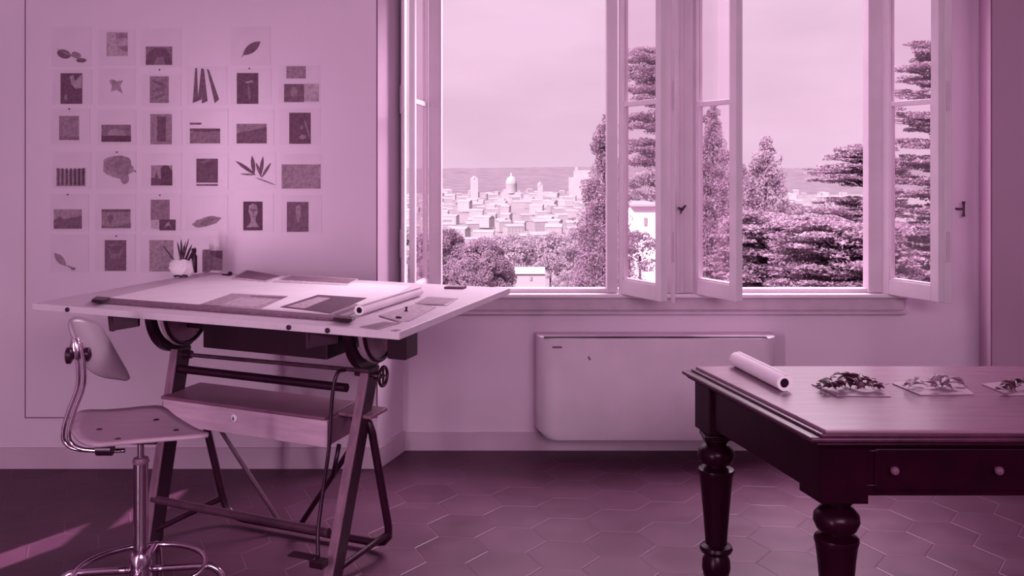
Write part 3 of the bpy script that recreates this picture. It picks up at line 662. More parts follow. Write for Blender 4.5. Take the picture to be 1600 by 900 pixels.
flat2('torn_slip', [(512, 492), (556, 475), (572, 480), (540, 496)], .55, [('drawn_line', .35, [(520, 491), (552, 480), (556, 482), (530, 493)])], 'narrow grey slip tucked left of the paper roll', 'paper', BZ+.003)
flat('tape_strip', [(610, 517), (618, 515), (626, 516), (618, 518)], .5, 'tiny tape strip at the front right corner of the board', 'tape')
flat('marker_pen', [(694, 451.5), (700, 449.5), (729, 450), (724, 452)], .28, 'flat dark marker lying at the far right corner of the board', 'marker', th=.01)
p = PZ(635, 486, BZ+.003)
solo('push_pin', MB().lathe(p, [(.007, 0), (.008, .002), (.004, .005), (.004, .012), (.007, .016)], 14), M['knob'], 'small black push pin standing on the grey tracing sheet', 'pin', smooth='auto')
solo('eraser', MB().obox(PZ(618, 497, BZ+.003), U*.022, VV*.012, UP*.006), M['knob'], 'tiny black eraser at the front edge of the grey tracing sheet', 'eraser', bevel=.002)
# parallel ruler
r_ = thing('drafting_ruler', 'long dark parallel ruler lying along the front edge of the board', 'ruler', PZ(350, 480, BZ))
q0, q1, q2, q3 = [PZ(x, y, BZ+.001) for x, y in ((143, 472.5), (548, 503.5), (556, 499), (150, 467.5))]
mesh('blade', MB().prism([q0, q1, q2, q3], (0, 0, .010)), tone(.36), r_, bevel=.002)
mesh('head', MB().prism([PZ(x, y, BZ+.011) for x, y in ((143, 472.5), (160, 473.8), (172, 469), (150, 467.5))], (0, 0, .012)), M['iron'], r_, bevel=.002)
mesh('head', MB().prism([PZ(x, y, BZ+.011) for x, y in ((520, 500.5), (550, 503), (556, 499), (528, 497))], (0, 0, .010)), M['iron'], r_, bevel=.002)
# paper rolls
def roll(p0, p1, r, label, name='paper_roll', inner=.62, z=None):
    p0, p1 = V(p0), V(p1); ax = (p1-p0).normalized(); L_ = (p1-p0).length
    root = thing(name, label, 'paper roll', p0.lerp(p1, .5)-UP*r)
    mesh('roll', MB().lathe(p0, [(r*inner, .004), (r*inner, 0), (r, 0), (r, L_), (r*inner, L_), (r*inner, L_-.004)], 36, ax, close=False), M['paper'], root, smooth='auto')
    mesh('core', MB().lathe(p0, [(r*inner*.99, 0.003), (r*inner*.985, L_-.003)], 32, ax, close=True), M['black'], root, smooth='auto', label='dark hollow core')
    e_ = ax.cross(UP).normalized()
    mesh('loose_edge', MB().obox(p0+UP*(r+.0005)+e_*.004, ax*L_, e_*.012, UP*.001), M['paper'], root)
    return root
a_ = PZ(561, 493, BZ+.002); b_ = PZ(655, 462, BZ+.002); rr_ = .019
roll(a_+UP*rr_, b_+UP*rr_, rr_, 'white paper roll lying on the drafting board', inner=.6)
# pencil behind the roll
pa, pb = PZ(640, 460, BZ+.006), PZ(652, 455, BZ+.006)
solo('pencil', MB().tube([pa, pb, pb+(pb-pa)*.15], [.004, .004, .001], 6), M['knob'], 'short dark pencil poking out beyond the far end of the paper roll on the board', 'pencil')
# clip at the back edge
p = PZ(354, 431, BZ)
r_ = thing('bulldog_clip', 'tiny black clip near the back edge between brush pot and photo prints', 'clip', p)
mesh('jaw', MB().obox(p-U*.03, U*.05, VV*.02, UP*.008), M['knob'], r_, bevel=.002)
mesh('grip', MB().lathe(p+U*.022+UP*.008, [(.012, 0), (.013, .006), (.006, .014)], 12), M['knob'], r_, smooth='auto')
# crumpled pot with brushes
rnd = random.Random(4)
pc = PZ(284, 433, BZ); pc.z = BZ+.001
r_ = thing('brush_pot', 'crumpled white pot holding brushes at the far left of the drafting board', 'pot', pc)
m = MB(); n = 22; base = []
prof = [(.030, 0), (.040, .004), (.052, .022), (.056, .045), (.052, .070), (.044, .086), (.040, .088), (.040, .06), (.034, .02)]
for (r, z) in prof:
    for k in range(n):
        a = 2*PI*k/n; rr = r*(1+.10*math.sin(3*a+z*60)+rnd.uniform(-.06, .06)); base.append(pc+V((rr*math.cos(a), rr*math.sin(a), max(0, z+rnd.uniform(-.003, .003)) if z > 0 else 0)))
fs = [(i*n+k, i*n+(k+1) % n, (i+1)*n+(k+1) % n, (i+1)*n+k) for i in range(len(prof)-1) for k in range(n)]+[tuple(range(n-1, -1, -1)), tuple((len(prof)-1)*n+k for k in range(n))]
mesh('pot_body', m.add(base, fs), M['paper'], r_)
mesh('cloth_hem', MB().tube([pc+V((-.02+.016*i, -.052+.004*abs(i-1.5), .008+.004*(i % 2))) for i in range(5)], .005, 8), M['iron'], r_, smooth=True)
tips = [(255, 384, 'thin dark brush leaning far out to the left of the pot'), (277, 378, 'thick dark brush at the left of the upright bunch'), (283, 374, 'brush with the tallest tip in the upright bunch'), (290, 377, 'pale slim brush in the middle of the bunch'), (295, 373, 'pointed thin pencil in the middle of the bunch'), (300, 382, 'dark brush right of the middle of the bunch'), (305, 386, 'rightmost dark brush in the pot'), (287, 383, 'short dark pen behind the pale brush')]
for i, (tx, ty, lb) in enumerate(tips):
    a = 2*PI*i/len(tips); p0 = pc+V((.014*math.cos(a), .014*math.sin(a), .012)); p1 = W(tx, ty, pc.y+.012*math.sin(a))
    pm = p0.lerp(p1, .72); thick = .0055 if i in (1, 5, 6, 2) else .0035
    rt = thing('paint_brush', lb, 'brush', p0, 'brushes in the pot')
    mesh('handle', MB().tube([p0, pm], thick, 8), M['knob'] if i not in (3,) else M['paper'], rt, smooth='auto')
    mesh('bristle_tip', MB().tube([pm, p0.lerp(p1, .85), p1], [thick, thick*.9, .001], 8), M['iron'], rt, smooth='auto')
pb_ = PZ(303, 426, BZ)
r_ = thing('ink_bottle', 'slim black ink bottle standing to the right of the brush pot', 'bottle', pb_)
mesh('glass_body', MB().lathe(pb_, [(.015, 0), (.016, .004), (.016, .085), (.009, .096), (.009, .10)], 20), M['knob'], r_, smooth='auto')
mesh('cap', MB().lathe(pb_+UP*.10, [(.012, 0), (.012, .025)], 16), M['iron'], r_, smooth='auto')
pb_ = PZ(316, 425, BZ)
solo('small_box', MB().obox(pb_-UP*0, U*.035, VV*.025, UP*.115), tone(.50), 'small pale upright box behind the ink bottle', 'box', bevel=.002)

# ================================================================== STOOL
sd_ = 3.235; sxx = XD(220, sd_); S = V((sxx, sd_, 0))
st_ = thing('drafting_stool', 'plywood and chrome drafting stool with foot ring in front of the drafting table', 'stool', S)
zs = .715
# seat shell outline (px on level)
outl = [(112, 668), (118, 655), (132, 649), (170, 646), (235, 640), (258, 642), (275, 652), (312, 671), (326, 676), (315, 681), (262, 686), (205, 692), (165, 698), (146, 699), (126, 692), (115, 681)]
cp = sum([PZ(x, y, zs) for x, y in outl], V((0, 0, 0)))/len(outl)
ring = [PZ(x, y, zs) for x, y in outl]
ring = smooth_path(ring+[ring[0]], 3)[:-1]
m = MB(); nr = len(ring); K = 6; vs = []
def sz(p_):                      # shell curvature: dished, front rolled down, rear corners lifted
    d_ = p_-cp; return .012*(d_.length/.22)**2-.010*max(0, d_.x/.2)**2
for k in range(K):
    t_ = (K-k)/K
    for p_ in ring:
        q_ = cp.lerp(p_, t_); q_.z = zs+sz(q_)-.006; vs.append(q_)
vs.append(V((cp.x, cp.y, zs-.006)))
fs = [(k*nr+i, k*nr+(i+1) % nr, (k+1)*nr+(i+1) % nr, (k+1)*nr+i) for k in range(K-1) for i in range(nr)]+[((K-1)*nr+i, (K-1)*nr+(i+1) % nr, K*nr) for i in range(nr)]
seat = mesh('seat', m.add(vs, fs), M['ply'], st_, smooth='auto')
sm = seat.modifiers.new('thick', 'SOLIDIFY'); sm.thickness = .011; sm.offset = 0
for x, y in ((155, 672), (244, 657), (275, 672), (184, 688)):
    p = PZ(x, y, zs); p.z = zs+sz(p)+.0
    mesh('screw', MB().lathe(p-UP*.003, [(.010, 0), (.010, .004), (.006, .0055)], 14), M['knob'], st_)
mesh('seat_plate', MB().box(S.x-.09, S.x+.07, S.y-.05, S.y+.05, zs-.035, zs-.012), M['iron'], st_, bevel=.004)
mesh('height_knob', MB().tube([S+V((-.12, -.06, zs-.045)), S+V((-.07, -.06, zs-.045))], .022, 14), M['knob'], st_, smooth='auto')
zc1 = ZD(718, sd_)
mesh('piston', MB().tube([S+UP*(zc1-.02), S+UP*(zs-.03)], .011, 16), M['chrome'], st_, smooth='auto')
mesh('collar', MB().lathe(S+UP*(zc1-.012), [(.026, 0), (.028, .006), (.024, .018), (.012, .022)], 24), M['iron_pale'], st_, smooth='auto')
mesh('column', MB().lathe(S, [(.024, .19), (.024, zc1-.01)], 24), M['chrome'], st_, smooth='auto')
zr = .25
mesh('hub', MB().lathe(S, [(.030, .10), (.037, .13), (.037, zr+.035), (.031, zr+.05)], 28), M['chrome'], st_, smooth='auto')
rr0 = .208
mesh('foot_ring', MB().tube(arc(S+UP*zr, rr0, 0, 2*PI, 64, (1, 0, 0), (0, 1, 0)), .009, 12, cap=False), M['chrome'], st_, smooth=True)
for k in range(4):
    a = R(8)+k*PI/2; d_ = V((math.cos(a), math.sin(a), 0))
    pts = [S+d_*.03+UP*(zr-.004), S+d_*.20+UP*(zr-.004), S+d_*.235+UP*(zr-.01), S+d_*.262+UP*(zr-.035), S+d_*.275+UP*(zr-.08), S+d_*.30+UP*.012]
    lg = mesh('leg', MB().tube(smooth_path(pts, 4), .0115, 12), M['chrome'], st_, smooth=True)
    mesh('foot_cap', MB().lathe(S+d_*.30, [(.018, 0), (.018, .02), (.012, .026)], 14), M['knob'], lg, org=ORG[lg.name], smooth='auto')
# back support: two bent chrome tubes
for dx, dd in ((-4, .03), (5, -.02)):
    d2 = sd_+dd
    pts = [W(190+dx, 704, d2), W(160+dx, 704, d2), W(125+dx, 702, d2), W(106+dx, 692, d2), W(103+dx, 672, d2), W(112+dx, 640, d2), W(125+dx, 605, d2), W(126+dx, 575, d2), W(122+dx, 545, d2), W(119+dx, 533, d2)]
    mesh('back_tube', MB().tube(smooth_path(pts, 5), .0072, 10), M['chrome'], st_, smooth=True)
mesh('tube_cap', MB().tube([W(120, 560, sd_), W(119, 540, sd_), W(117, 529, sd_)], [.019, .021, .012], 14), M['chrome'], st_, smooth='auto')
mesh('clamp_bar', MB().tube([W(104, 556, sd_-.02), W(142, 554, sd_+.03)], .010, 12), M['iron'], st_, smooth='auto')
for x, y, dd, rr in ((106, 556, -.02, .028), (134, 554, .02, .024)):
    c = W(x, y, sd_+dd); mesh('clamp_knob', MB().lathe(c-V((.009, 0, 0)), [(.018, 0), (rr, .005), (rr, .018), (.016, .024)], 16, (1, .3, 0)), M['knob'], st_, smooth='auto')
# backrest shell
cn = {(0, 0): W(98, 489, 3.26), (1, 0): W(158, 511, 3.52), (0, 1): W(138, 588, 3.27), (1, 1): W(207, 597, 3.52)}
m = MB(); vs = []; NU, NV_ = 14, 10
for j in range(NV_+1):
    for i in range(NU+1):
        u_, v_ = i/NU, j/NV_
        # round the corners of the outline
        cu = .5+(u_-.5)*(1-.16*(abs(v_-.5)*2)**5); cv = .5+(v_-.5)*(1-.16*(abs(u_-.5)*2)**5)
        p_ = cn[0, 0].lerp(cn[1, 0], cu).lerp(cn[0, 1].lerp(cn[1, 1], cu), cv)
        p_ = p_+V((.05, 0, 0))*(1-(2*cu-1)**2)*-1*-.5
        vs.append(p_)
fs = [(j*(NU+1)+i, j*(NU+1)+i+1, (j+1)*(NU+1)+i+1, (j+1)*(NU+1)+i) for j in range(NV_) for i in range(NU)]
bk = mesh('backrest', m.add(vs, fs), M['ply_light'], st_, smooth='auto')
sm = bk.modifiers.new('thick', 'SOLIDIFY'); sm.thickness = .009; sm.offset = 0

# ================================================================== RIGHT TABLE
TZ = .85
O = PZ(1290, 672, TZ); SK = V((PZ(1087, 572, TZ)-O))
DEPTH = SK.y; TX = 2.15
def TP(s_, t_, z): return V((O.x+s_+SK.x*t_/DEPTH, O.y+t_, z))
def slab(s0, s1, t0, t1, z0, z1): return MB().prism([TP(s0, t0, z0), TP(s1, t0, z0), TP(s1, t1, z0), TP(s0, t1, z0)], (0, 0, z1-z0))
tb = thing('writing_table', 'heavy dark wooden table with turned legs at the right of the room', 'table', TP(TX/2, DEPTH/2, 0))
mesh('tabletop', slab(0, TX, 0, DEPTH, TZ-.012, TZ), M['tabletop'], tb, bevel=.003)
m = slab(-.016, TX+.016, -.006, DEPTH+.006, TZ-.02, TZ-.010); s2 = slab(-.046, TX+.046, -.012, DEPTH+.02, TZ-.034, TZ-.019); s3 = slab(-.030, TX+.03, -.008, DEPTH+.012, TZ-.046, TZ-.034)
mesh('edge_moulding', m, M['mahog_edge'], tb, bevel=.004, seg=3)
mesh('edge_moulding', s2, M['mahog_edge'], tb, bevel=.006, seg=3)
mesh('edge_moulding', s3, M['mahog'], tb, bevel=.005, seg=3)
AB = .652
mesh('apron', slab(.0, .03, .03, DEPTH-.02, AB, TZ-.045), M['mahog'], tb, bevel=.002)
mesh('apron', slab(TX-.03, TX, .03, DEPTH-.02, AB, TZ-.045), M['mahog'], tb, bevel=.002)
mesh('apron', slab(.01, TX-.01, .03, .055, AB, TZ-.045), M['mahog'], tb, bevel=.002)
mesh('apron', slab(.01, TX-.01, DEPTH-.055, DEPTH-.03, AB, TZ-.045), M['mahog'], tb, bevel=.002)
legprof = [(.034, .0), (.040, .02), (.034, .05), (.026, .075), (.044, .10), (.052, .135), (.050, .165), (.040, .185), (.056, .195), (.060, .205), (.056, .216), (.040, .224), (.040, .24), (.047, .33), (.056, .43), (.062, .475), (.066, .488), (.064, .497), (.050, .502), (.036, .508), (.036, .514), (.058, .522), (.068, .545), (.066, .565), (.052, .582), (.038, .590), (.045, .600), (.050, .606), (.050, .612)]
def bx2(c, hw, z0, z1):
    m_ = MB(); m_.box(c.x-hw, c.x+hw, c.y-hw, c.y+hw, z0, z1); return m_
for i, (c_) in enumerate((V((XD(1307, 2.87), 2.87, 0)), V((XD(1119, 3.52), 3.52, 0)), TP(TX-.09, .10, 0), TP(TX-.09, DEPTH-.10, 0))):
    lg = mesh('leg', MB().lathe(c_, legprof, 40), M['mahog'], tb, smooth='auto', org=c_)
    hw = .064
    b_m = slab(.003, .14, .028, .15, .628, TZ-.046) if i == 0 else slab(-.014, .115, DEPTH-.15, DEPTH-.025, .628, TZ-.046) if i == 1 else bx2(c_, hw, .628, TZ-.046)
    b_m.box(c_.x-hw+.012, c_.x+hw-.012, c_.y-hw+.012, c_.y+hw-.012, .612, .628)
    mesh('leg_block', b_m, M['mahog'], tb, bevel=.003)
# front drawer with knobs
for s0, s1 in ((.155, .93), (1.0, 1.9)):
    drw = mesh('drawer', slab(s0, s1, .022, .030, .668, TZ-.06), M['mahog'], tb, bevel=.003)
    for t_ in ((.18, .70) if s0 < .5 else (.25, .75)):
        c = TP(s0+(s1-s0)*t_, .022, .725)
        if s0 < .5: c = V((XD(1395 if t_ < .5 else 1557, O.y+.02), O.y+.022, ZD(733, O.y+.02)))
        mesh('drawer_knob', MB().lathe(c, [(.006, 0), (.006, .008), (.011, .014), (.013, .020), (.009, .027), (.002, .029)], 20, (0, -1, 0)), M['brassy'], drw, org=ORG[drw.name], smooth='auto')
for x, y in ((1366, 705), (1363, 759)):
    c = V((XD(x, O.y+.02), O.y+.03, ZD(y, O.y+.02)))
    mesh('hook', MB().tube([c-V((.014, .006, 0)), c+V((0, -.012, .002)), c+V((.014, -.006, 0))], .002, 8), M['mahog_edge'], tb, smooth=True)

# roll of paper on the table
rr_ = .0265
pn = PZ(1226, 611, TZ+.001); pf = PZ(1150, 572, TZ+.001)
roll(pn+UP*rr_, pf+UP*rr_, rr_, 'thick white paper roll lying on the dark table', inner=.6)
# cards with dried leaves
def card(pts, label):
    q_ = [PZ(x, y, TZ+.001) for x, y in pts]
    return solo('card', MB().prism(q_, (0, 0, .003)), M['card'], label, 'card', 'cards on the dark table')
card([(1268, 601), (1283, 597), (1365, 600), (1392, 620), (1308, 619)], 'pale card under the heap of dark leaves, nearest the paper roll')
card([(1394, 600), (1430, 594), (1500, 600), (1522, 617), (1438, 618)], 'pale card under the sparse grey leaves, middle of the three cards')
card([(1534, 601), (1570, 597), (1640, 600), (1660, 618), (1576, 618)], 'pale card cut off by the right edge of the photo')
def leaf_mesh(nm, L_, w, curl, seed, mt):
    rnd_ = random.Random(seed); n_ = 9; vs = []; fs = []
    for i in range(n_+1):
        t_ = i/n_; k = w*math.sin(PI*min(1, t_*1.02))**.75*(1+rnd_.uniform(-.12, .12))
        zc_ = curl*math.sin(PI*t_)*L_; 
        for s_ in (-1, 0, 1): vs.append((t_*L_-L_/2, s_*k, zc_+(abs(s_)*k*.7)))
    for i in range(n_):
        for j in range(2): a = i*3+j; fs.append((a, a+1, a+4, a+3))
    m_ = MB().add(vs, fs); me = bpy.data.meshes.new(nm); me.from_pydata(m_.v, [], m_.f); me.materials.append(mt)
    for p_ in me.polygons: p_.use_smooth = True
    return me
def leafheap(x0, x1, y, n, mt, label, grp, seed, hmax, L0=.046):
    rnd_ = random.Random(seed); protos = [leaf_mesh('leaf', L0*k, L0*.24*k, c_, seed+i, mt) for i, (k, c_) in enumerate(((1, .06), (.8, -.04), (1.2, .10), (.7, .12)))]
    stem_me = bpy.data.meshes.new('stem'); sm_ = MB().tube([(-L0*.5, 0, 0), (-L0*.8, .002, -.001)], .0012, 5); stem_me.from_pydata(sm_.v, [], sm_.f); stem_me.materials.append(mt)
    for i in range(n):
        u_ = rnd_.random(); px = x0+(x1-x0)*u_; ht = hmax*math.sin(PI*u_)**.8
        p_ = PZ(px, y+rnd_.uniform(-6, 5), TZ+.006); z_ = TZ+.016+ht*(i/n)*rnd_.uniform(.5, 1)
        o = bpy.data.objects.new('dried_leaf', protos[i % 4]); C.objects.link(o)
        o.location = (p_.x, p_.y, z_); o.rotation_euler = (rnd_.uniform(-.45, .45), rnd_.uniform(-.35, .35), rnd_.uniform(0, 2*PI))
        sd2 = o.modifiers.new('thick', 'SOLIDIFY'); sd2.thickness = .0012
        tag(o, label, 'leaf', grp)
        s_ = bpy.data.objects.new('stem', stem_me); C.objects.link(s_); s_.parent = o
leafheap(1284, 1376, 607, 52, M['leafdry'], 'dark curled leaf in the heap on the card beside the paper roll', 'dark leaves heaped on the first card', 5, .035)
leafheap(1412, 1506, 607, 26, M['leafdry2'], 'greyish dried leaf on the middle card', 'grey leaves on the middle card', 9, .028)
leafheap(1560, 1620, 608, 18, M['leafdry'], 'dark leaf on the card cut by the right edge of the photo', 'leaves on the last card', 13, .02)

# ================================================================== OUTSIDE
rng = np.random.default_rng(11)
def leaves(mb, cen, ext, n, size, flatz=1.0, seed=0):
    """n small leaf blades scattered in an ellipsoid shell"""
    g = np.random.default_rng(seed)
    d_ = g.normal(size=(n, 3)); d_ /= np.linalg.norm(d_, axis=1)[:, None]
    r_ = g.uniform(.55, 1.0, size=(n, 1))**.6
    c = np.array(cen)+d_*r_*np.array(ext)
    u = g.normal(size=(n, 3)); u[:, 2] *= flatz; u /= np.linalg.norm(u, axis=1)[:, None]
    w = g.normal(size=(n, 3)); w[:, 2] *= flatz; w -= (w*u).sum(1)[:, None]*u; w /= np.linalg.norm(w, axis=1)[:, None]
    s = size*g.uniform(.6, 1.3, size=(n, 1))
    vs = np.concatenate([c-u*s, c+w*s*.55, c+u*s, c-w*s*.55], 1).reshape(-1, 3)
    mb.arr(vs, np.arange(4*n).reshape(-1, 4))
def cypress(px, pytop, d, ybase_z, rpx, label, seed, name='cypress_tree', mt='cypress', cat='tree', spiky=1.0, density=1.0):
    x = XD(px, d); zt = ZD(pytop, d); r = rpx/F*d; Ht = zt-ybase_z
    root = thing(name, label, cat, (x, d, ybase_z))
    mesh('trunk', MB().tube([(x, d, ybase_z), (x, d, zt-Ht*.1)], [r*.13, r*.02], 8), M['bark'], root)
    mb = MB(); g = random.Random(seed)
    vis = ZD(470, d)
    z = max(ybase_z+.8, vis-2); step = r*.22
    k = 0
    while z < zt:
        f_ = (zt-z)/(zt-vis); rad = r*min(1.0, f_**.62*1.05)+.03*r
        nb = max(3, int(15*rad/r+3))
        for i in range(nb):
            a = g.uniform(0, 2*PI); rr = rad*g.uniform(.45, 1.05)
            e_ = max(.16*r, rad*.34)*g.uniform(.7, 1.2)
            leaves(mb, (x+rr*math.cos(a), d+rr*math.sin(a), z+g.uniform(-.2, .2)*r), (e_, e_, e_*1.1*spiky), int(100*density), r*.036, seed=seed*1000+k); k += 1
        z += step
    leaves(mb, (x, d, zt-r*.1), (r*.09, r*.09, r*.35), 60, r*.05, seed=seed)
    mesh('foliage', mb, M[mt], root)
    return root
GZ = -6.5    # garden level below the window
def broad(px, py, d, rpx, rzpx, label, seed, mt='broad', name='leafy_tree', group=None, n=34, base=None, leafs=220, ls=.05):
    x = XD(px, d); z = ZD(py, d); r = rpx/F*d; rz = rzpx/F*d; gz = base if base is not None else GZ
    root = thing(name, label, 'tree', (x, d, gz), group)
    mesh('trunk', MB().tube([(x, d, gz), (x, d, z)], [r*.12, r*.05], 8), M['bark'], root)
    g = random.Random(seed); mb = MB()
    for i in range(n):
        a = g.uniform(0, 2*PI); t_ = g.uniform(-.5, 1); k = math.sqrt(max(0, 1-t_*t_))*g.uniform(.6, 1)
        e_ = r*g.uniform(.2, .34)
        leaves(mb, (x+r*.8*k*math.cos(a), d+r*.8*k*math.sin(a), z+rz*.82*t_), (e_, e_, e_*.8), leafs, r*ls, seed=seed*100+i)
    mesh('foliage', mb, M[mt], root)
    return root
def cedar(px, pytop, d, spec, label, seed, gz=None, mt='cedar', name='cedar_tree', trunk_r=.28, leafsz=.040, dens=1.0, thick=.15):
    """spec: list of (py, left px reach, right px reach) tiers of level branches"""
    gz = GZ if gz is None else gz
    x = XD(px, d); zt = ZD(pytop, d); root = thing(name, label, 'tree', (x, d, gz))
    mesh('trunk', MB().tube([(x, d, gz), (x+.1, d, (gz+zt)/2), (x, d, zt)], [trunk_r, trunk_r*.6, .04], 10), M['bark'], root, smooth=True)
    g = random.Random(seed); fo = MB(); brc = MB(); k = 0
    for (py, lp, rp_) in spec:
        z = ZD(py, d)
        reach = [(PI, lp), (0, rp_), (PI*1.5, (lp+rp_)/2*.8), (PI*.5, (lp+rp_)/2*.7), (PI*1.2, lp*.9), (PI*1.8, rp_*.9), (PI*.8, lp*.8), (PI*.2, rp_*.8)]
        for a0, rr in reach:
            L_ = rr/F*d*g.uniform(.85, 1.05)
            if L_ < .1: continue
            a = a0+g.uniform(-.15, .15); dz = g.uniform(-.06, .1)*L_
            zz = z+g.uniform(-.07, .07)
            p0 = V((x, d, zz-.12*L_)); p1 = V((x+L_*math.cos(a), d+L_*math.sin(a), zz+dz))
            pm = p0.lerp(p1, .5)+V((0, 0, .05*L_))
            brc.tube([p0, pm, p1], [max(.02, L_*.022), max(.014, L_*.014), .006], 6)
            nn = max(3, int(L_/.28))
            for i in range(nn):
                t_ = .18+.84*(i+g.random()*.6)/nn
                b0 = p0.lerp(pm, t_*2) if t_ < .5 else pm.lerp(p1, t_*2-1)
                wd_ = L_*.22*(1.15-t_)+.12
                for q2 in range(2):
                    off = g.uniform(-1, 1)*wd_
                    c_ = b0+V((-math.sin(a), math.cos(a), 0))*off+V((0, 0, g.uniform(-.05, .10)))
                    e_ = g.uniform(.22, .38)*(1.15-.4*t_)
                    leaves(fo, c_, (e_, e_, e_*thick), int(140*dens), leafsz, .35, seed=seed*10000+k); k += 1
    mesh('branches', brc, M['bark'], root, smooth=True)
    mesh('foliage', fo, M[mt], root)
    return root

# ground of the garden, falling away, then the city plain and the far ridge
def terrain(name, xs, ys, hf, m_):
    vs = []; nx, ny = len(xs), len(ys)
    for y in ys:
        for x in xs: vs.append((x, y, hf(x, y)))
    fs = [(j*nx+i, j*nx+i+1, (j+1)*nx+i+1, (j+1)*nx+i) for j in range(ny-1) for i in range(nx-1)]
    return tag(mesh(name, MB().add(vs, fs), m_, smooth=True), None, None, None, 'structure')
def hg(x, y): return GZ+.3*math.sin(x*.3+y*.2)-max(0, y-45)*.25*(1 if y < 260 else 1)
terrain('garden_ground', [-60+3*i for i in range(50)], [6+4*i for i in range(54)], lambda x, y: max(-58, GZ-.05*max(0, y-20)-.28*max(0, y-60)+.25*math.sin(x*.4+y*.23)), M['soil'])
terrain('city_plain', [-1500+80*i for i in range(50)], [200+90*i for i in range(34)], lambda x, y: -60+2*math.sin(x*.004)*math.sin(y*.005), M['plain'])
def ridge(x, y):
    t_ = min(1, max(0, (y-2200)/700)); return -62+t_*(60+3.0*math.sin(x*.0021+1)+2.0*math.sin(x*.006)+2.2*math.sin(x*.037)*math.sin(x*.013+y*.01)+1.3*math.sin(x*.071+2))
terrain('far_ridge', [-1200+25*i for i in range(170)], [2150+60*i for i in range(30)], ridge, M['ridge'])

# city houses
def house_mesh(w, l, h, seed):
    m_ = MB(); m_.box(-w/2, w/2, -l/2, l/2, 0, h); return m_
def city():
    g = random.Random(21); prot = []
    for i in range(6):
        w, l, h = g.uniform(16, 34), g.uniform(14, 24), g.uniform(10, 19)
        root = thing('town_house', 'small pale town building in the hazy city beyond the trees', 'building', (0, 1500, -60), 'buildings of the distant city')
        org = V((0, 1500, -60))
        def tr(mb): mb.v = [tuple(V(v)+org) for v in mb.v]; return mb
        mesh('walls', tr(MB().box(-w/2, w/2, -l/2, l/2, 0, h)), M['stucco' if i % 3 else 'stucco2'], root)
        mesh('roof', tr(MB().prism([(-w/2-.6, -l/2-.6, h), (-w/2-.6, l/2+.6, h), (-w/2-.6, 0, h+3.5)], (w+1.2, 0, 0))), M['rooft'], root)
        wm = MB(); nx = int(w/4.5)
        for a in range(nx):
            for b in range(max(1, int(h/4.2))):
                x = -w/2+(a+.5)*w/nx; wm.box(x-.8, x+.8, -l/2-.12, -l/2, 1.2+b*4, 3.2+b*4)
        f_ = mesh('windows', tr(wm), M['pane_far'], root); f_['kind'] = 'stuff'
        prot.append(root)
    n = 0; used = [(XD(799, 1750), 1758, 26), (XD(907, 1900), 1915, 36), (XD(741, 1800), 1806, 16), (XD(844, 1700), 1705, 14)]
    for row in range(30):
        y = 640+row*52
        for c in range(-8, 26):
            px = 684+c*25+g.uniform(-12, 12); yy = y+g.uniform(-25, 25)
            if g.random() < (.38 if c >= 0 else .6) or 960 < px < 1140 or (px > 960 and row % 2): continue
            x = XD(px, yy)
            if any(math.hypot(x-u[0], yy-u[1]) < 14+u[2] for u in used): continue
            if n >= 296: return
            used.append((x, yy, 10))
            o = prot[n] if n < 6 else copy_tree(prot[g.randrange(6)])
            o.location = (x, yy, -60+g.uniform(-1, 3)); o.rotation_euler = (0, 0, g.uniform(-.5, .5)); s_ = .45+.25*g.random(); o.scale = (s_, s_, s_*g.uniform(.8, 1.1)); n += 1
city()
# domed church
dc = V((XD(799, 1750), 1750, -60))
r_ = thing('domed_church', 'pale church with a large dome and lantern rising over the hazy city', 'church', dc)
zz = lambda py: ZD(py, 1750)
mesh('nave', MB().box(dc.x-17, dc.x+17, 1742, 1775, -60, zz(300)), M['stucco'], r_)
mesh('drum', MB().lathe((dc.x, 1750, zz(302)), [(10.5, 0), (10.5, zz(288)-zz(302)), (11, zz(287)-zz(302))], 24), M['stucco'], r_, smooth='auto')
mesh('dome', MB().lathe((dc.x, 1750, zz(287)), [(10.4*math.cos(a*PI/20), (zz(275)-zz(287))*math.sin(a*PI/20)) for a in range(10)], 24), M['stucco'], r_, smooth='auto')
mesh('lantern', MB().lathe((dc.x, 1750, zz(276)), [(2.2, 0), (2.2, 4), (.3, 8)], 12), M['stucco'], r_, smooth='auto')
r_ = thing('palace', 'broad white palace block at the right of the hazy city skyline', 'building', (XD(907, 1900), 1900, -60))
zz = lambda py: ZD(py, 1900)
mesh('walls', MB().box(XD(889, 1900), XD(926, 1900), 1900, 1930, -60, zz(277)), M['stucco'], r_)
mesh('upper_storey', MB().box(XD(897, 1900), XD(924, 1900), 1903, 1927, zz(277), zz(266)), M['stucco'], r_)
mesh('turret', MB().box(XD(899, 1900), XD(903, 1900), 1905, 1915, zz(266), zz(261)), M['stucco'], r_)
r_ = thing('bell_tower', 'small pale tower at the left of the hazy city skyline', 'tower', (XD(741, 1800), 1800, -60))
zz = lambda py: ZD(py, 1800)
mesh('shaft', MB().box(XD(735, 1800), XD(747, 1800), 1800, 1812, -60, zz(279)), M['stucco'], r_)
mesh('cap', MB().lathe((XD(741, 1800), 1806, zz(279)), [(8, 0), (1, 5)], 4), M['rooft'], r_)
r_ = thing('twin_tower', 'slim pale tower right of the dome in the hazy city', 'tower', (XD(844, 1700), 1700, -60))
zz = lambda py: ZD(py, 1700)
mesh('shaft', MB().box(XD(840, 1700), XD(848, 1700), 1700, 1710, -60, zz(289)), M['stucco'], r_)
mesh('cap', MB().lathe((XD(844, 1700), 1705, zz(289)), [(6, 0), (1, 6)], 4), M['rooft'], r_)
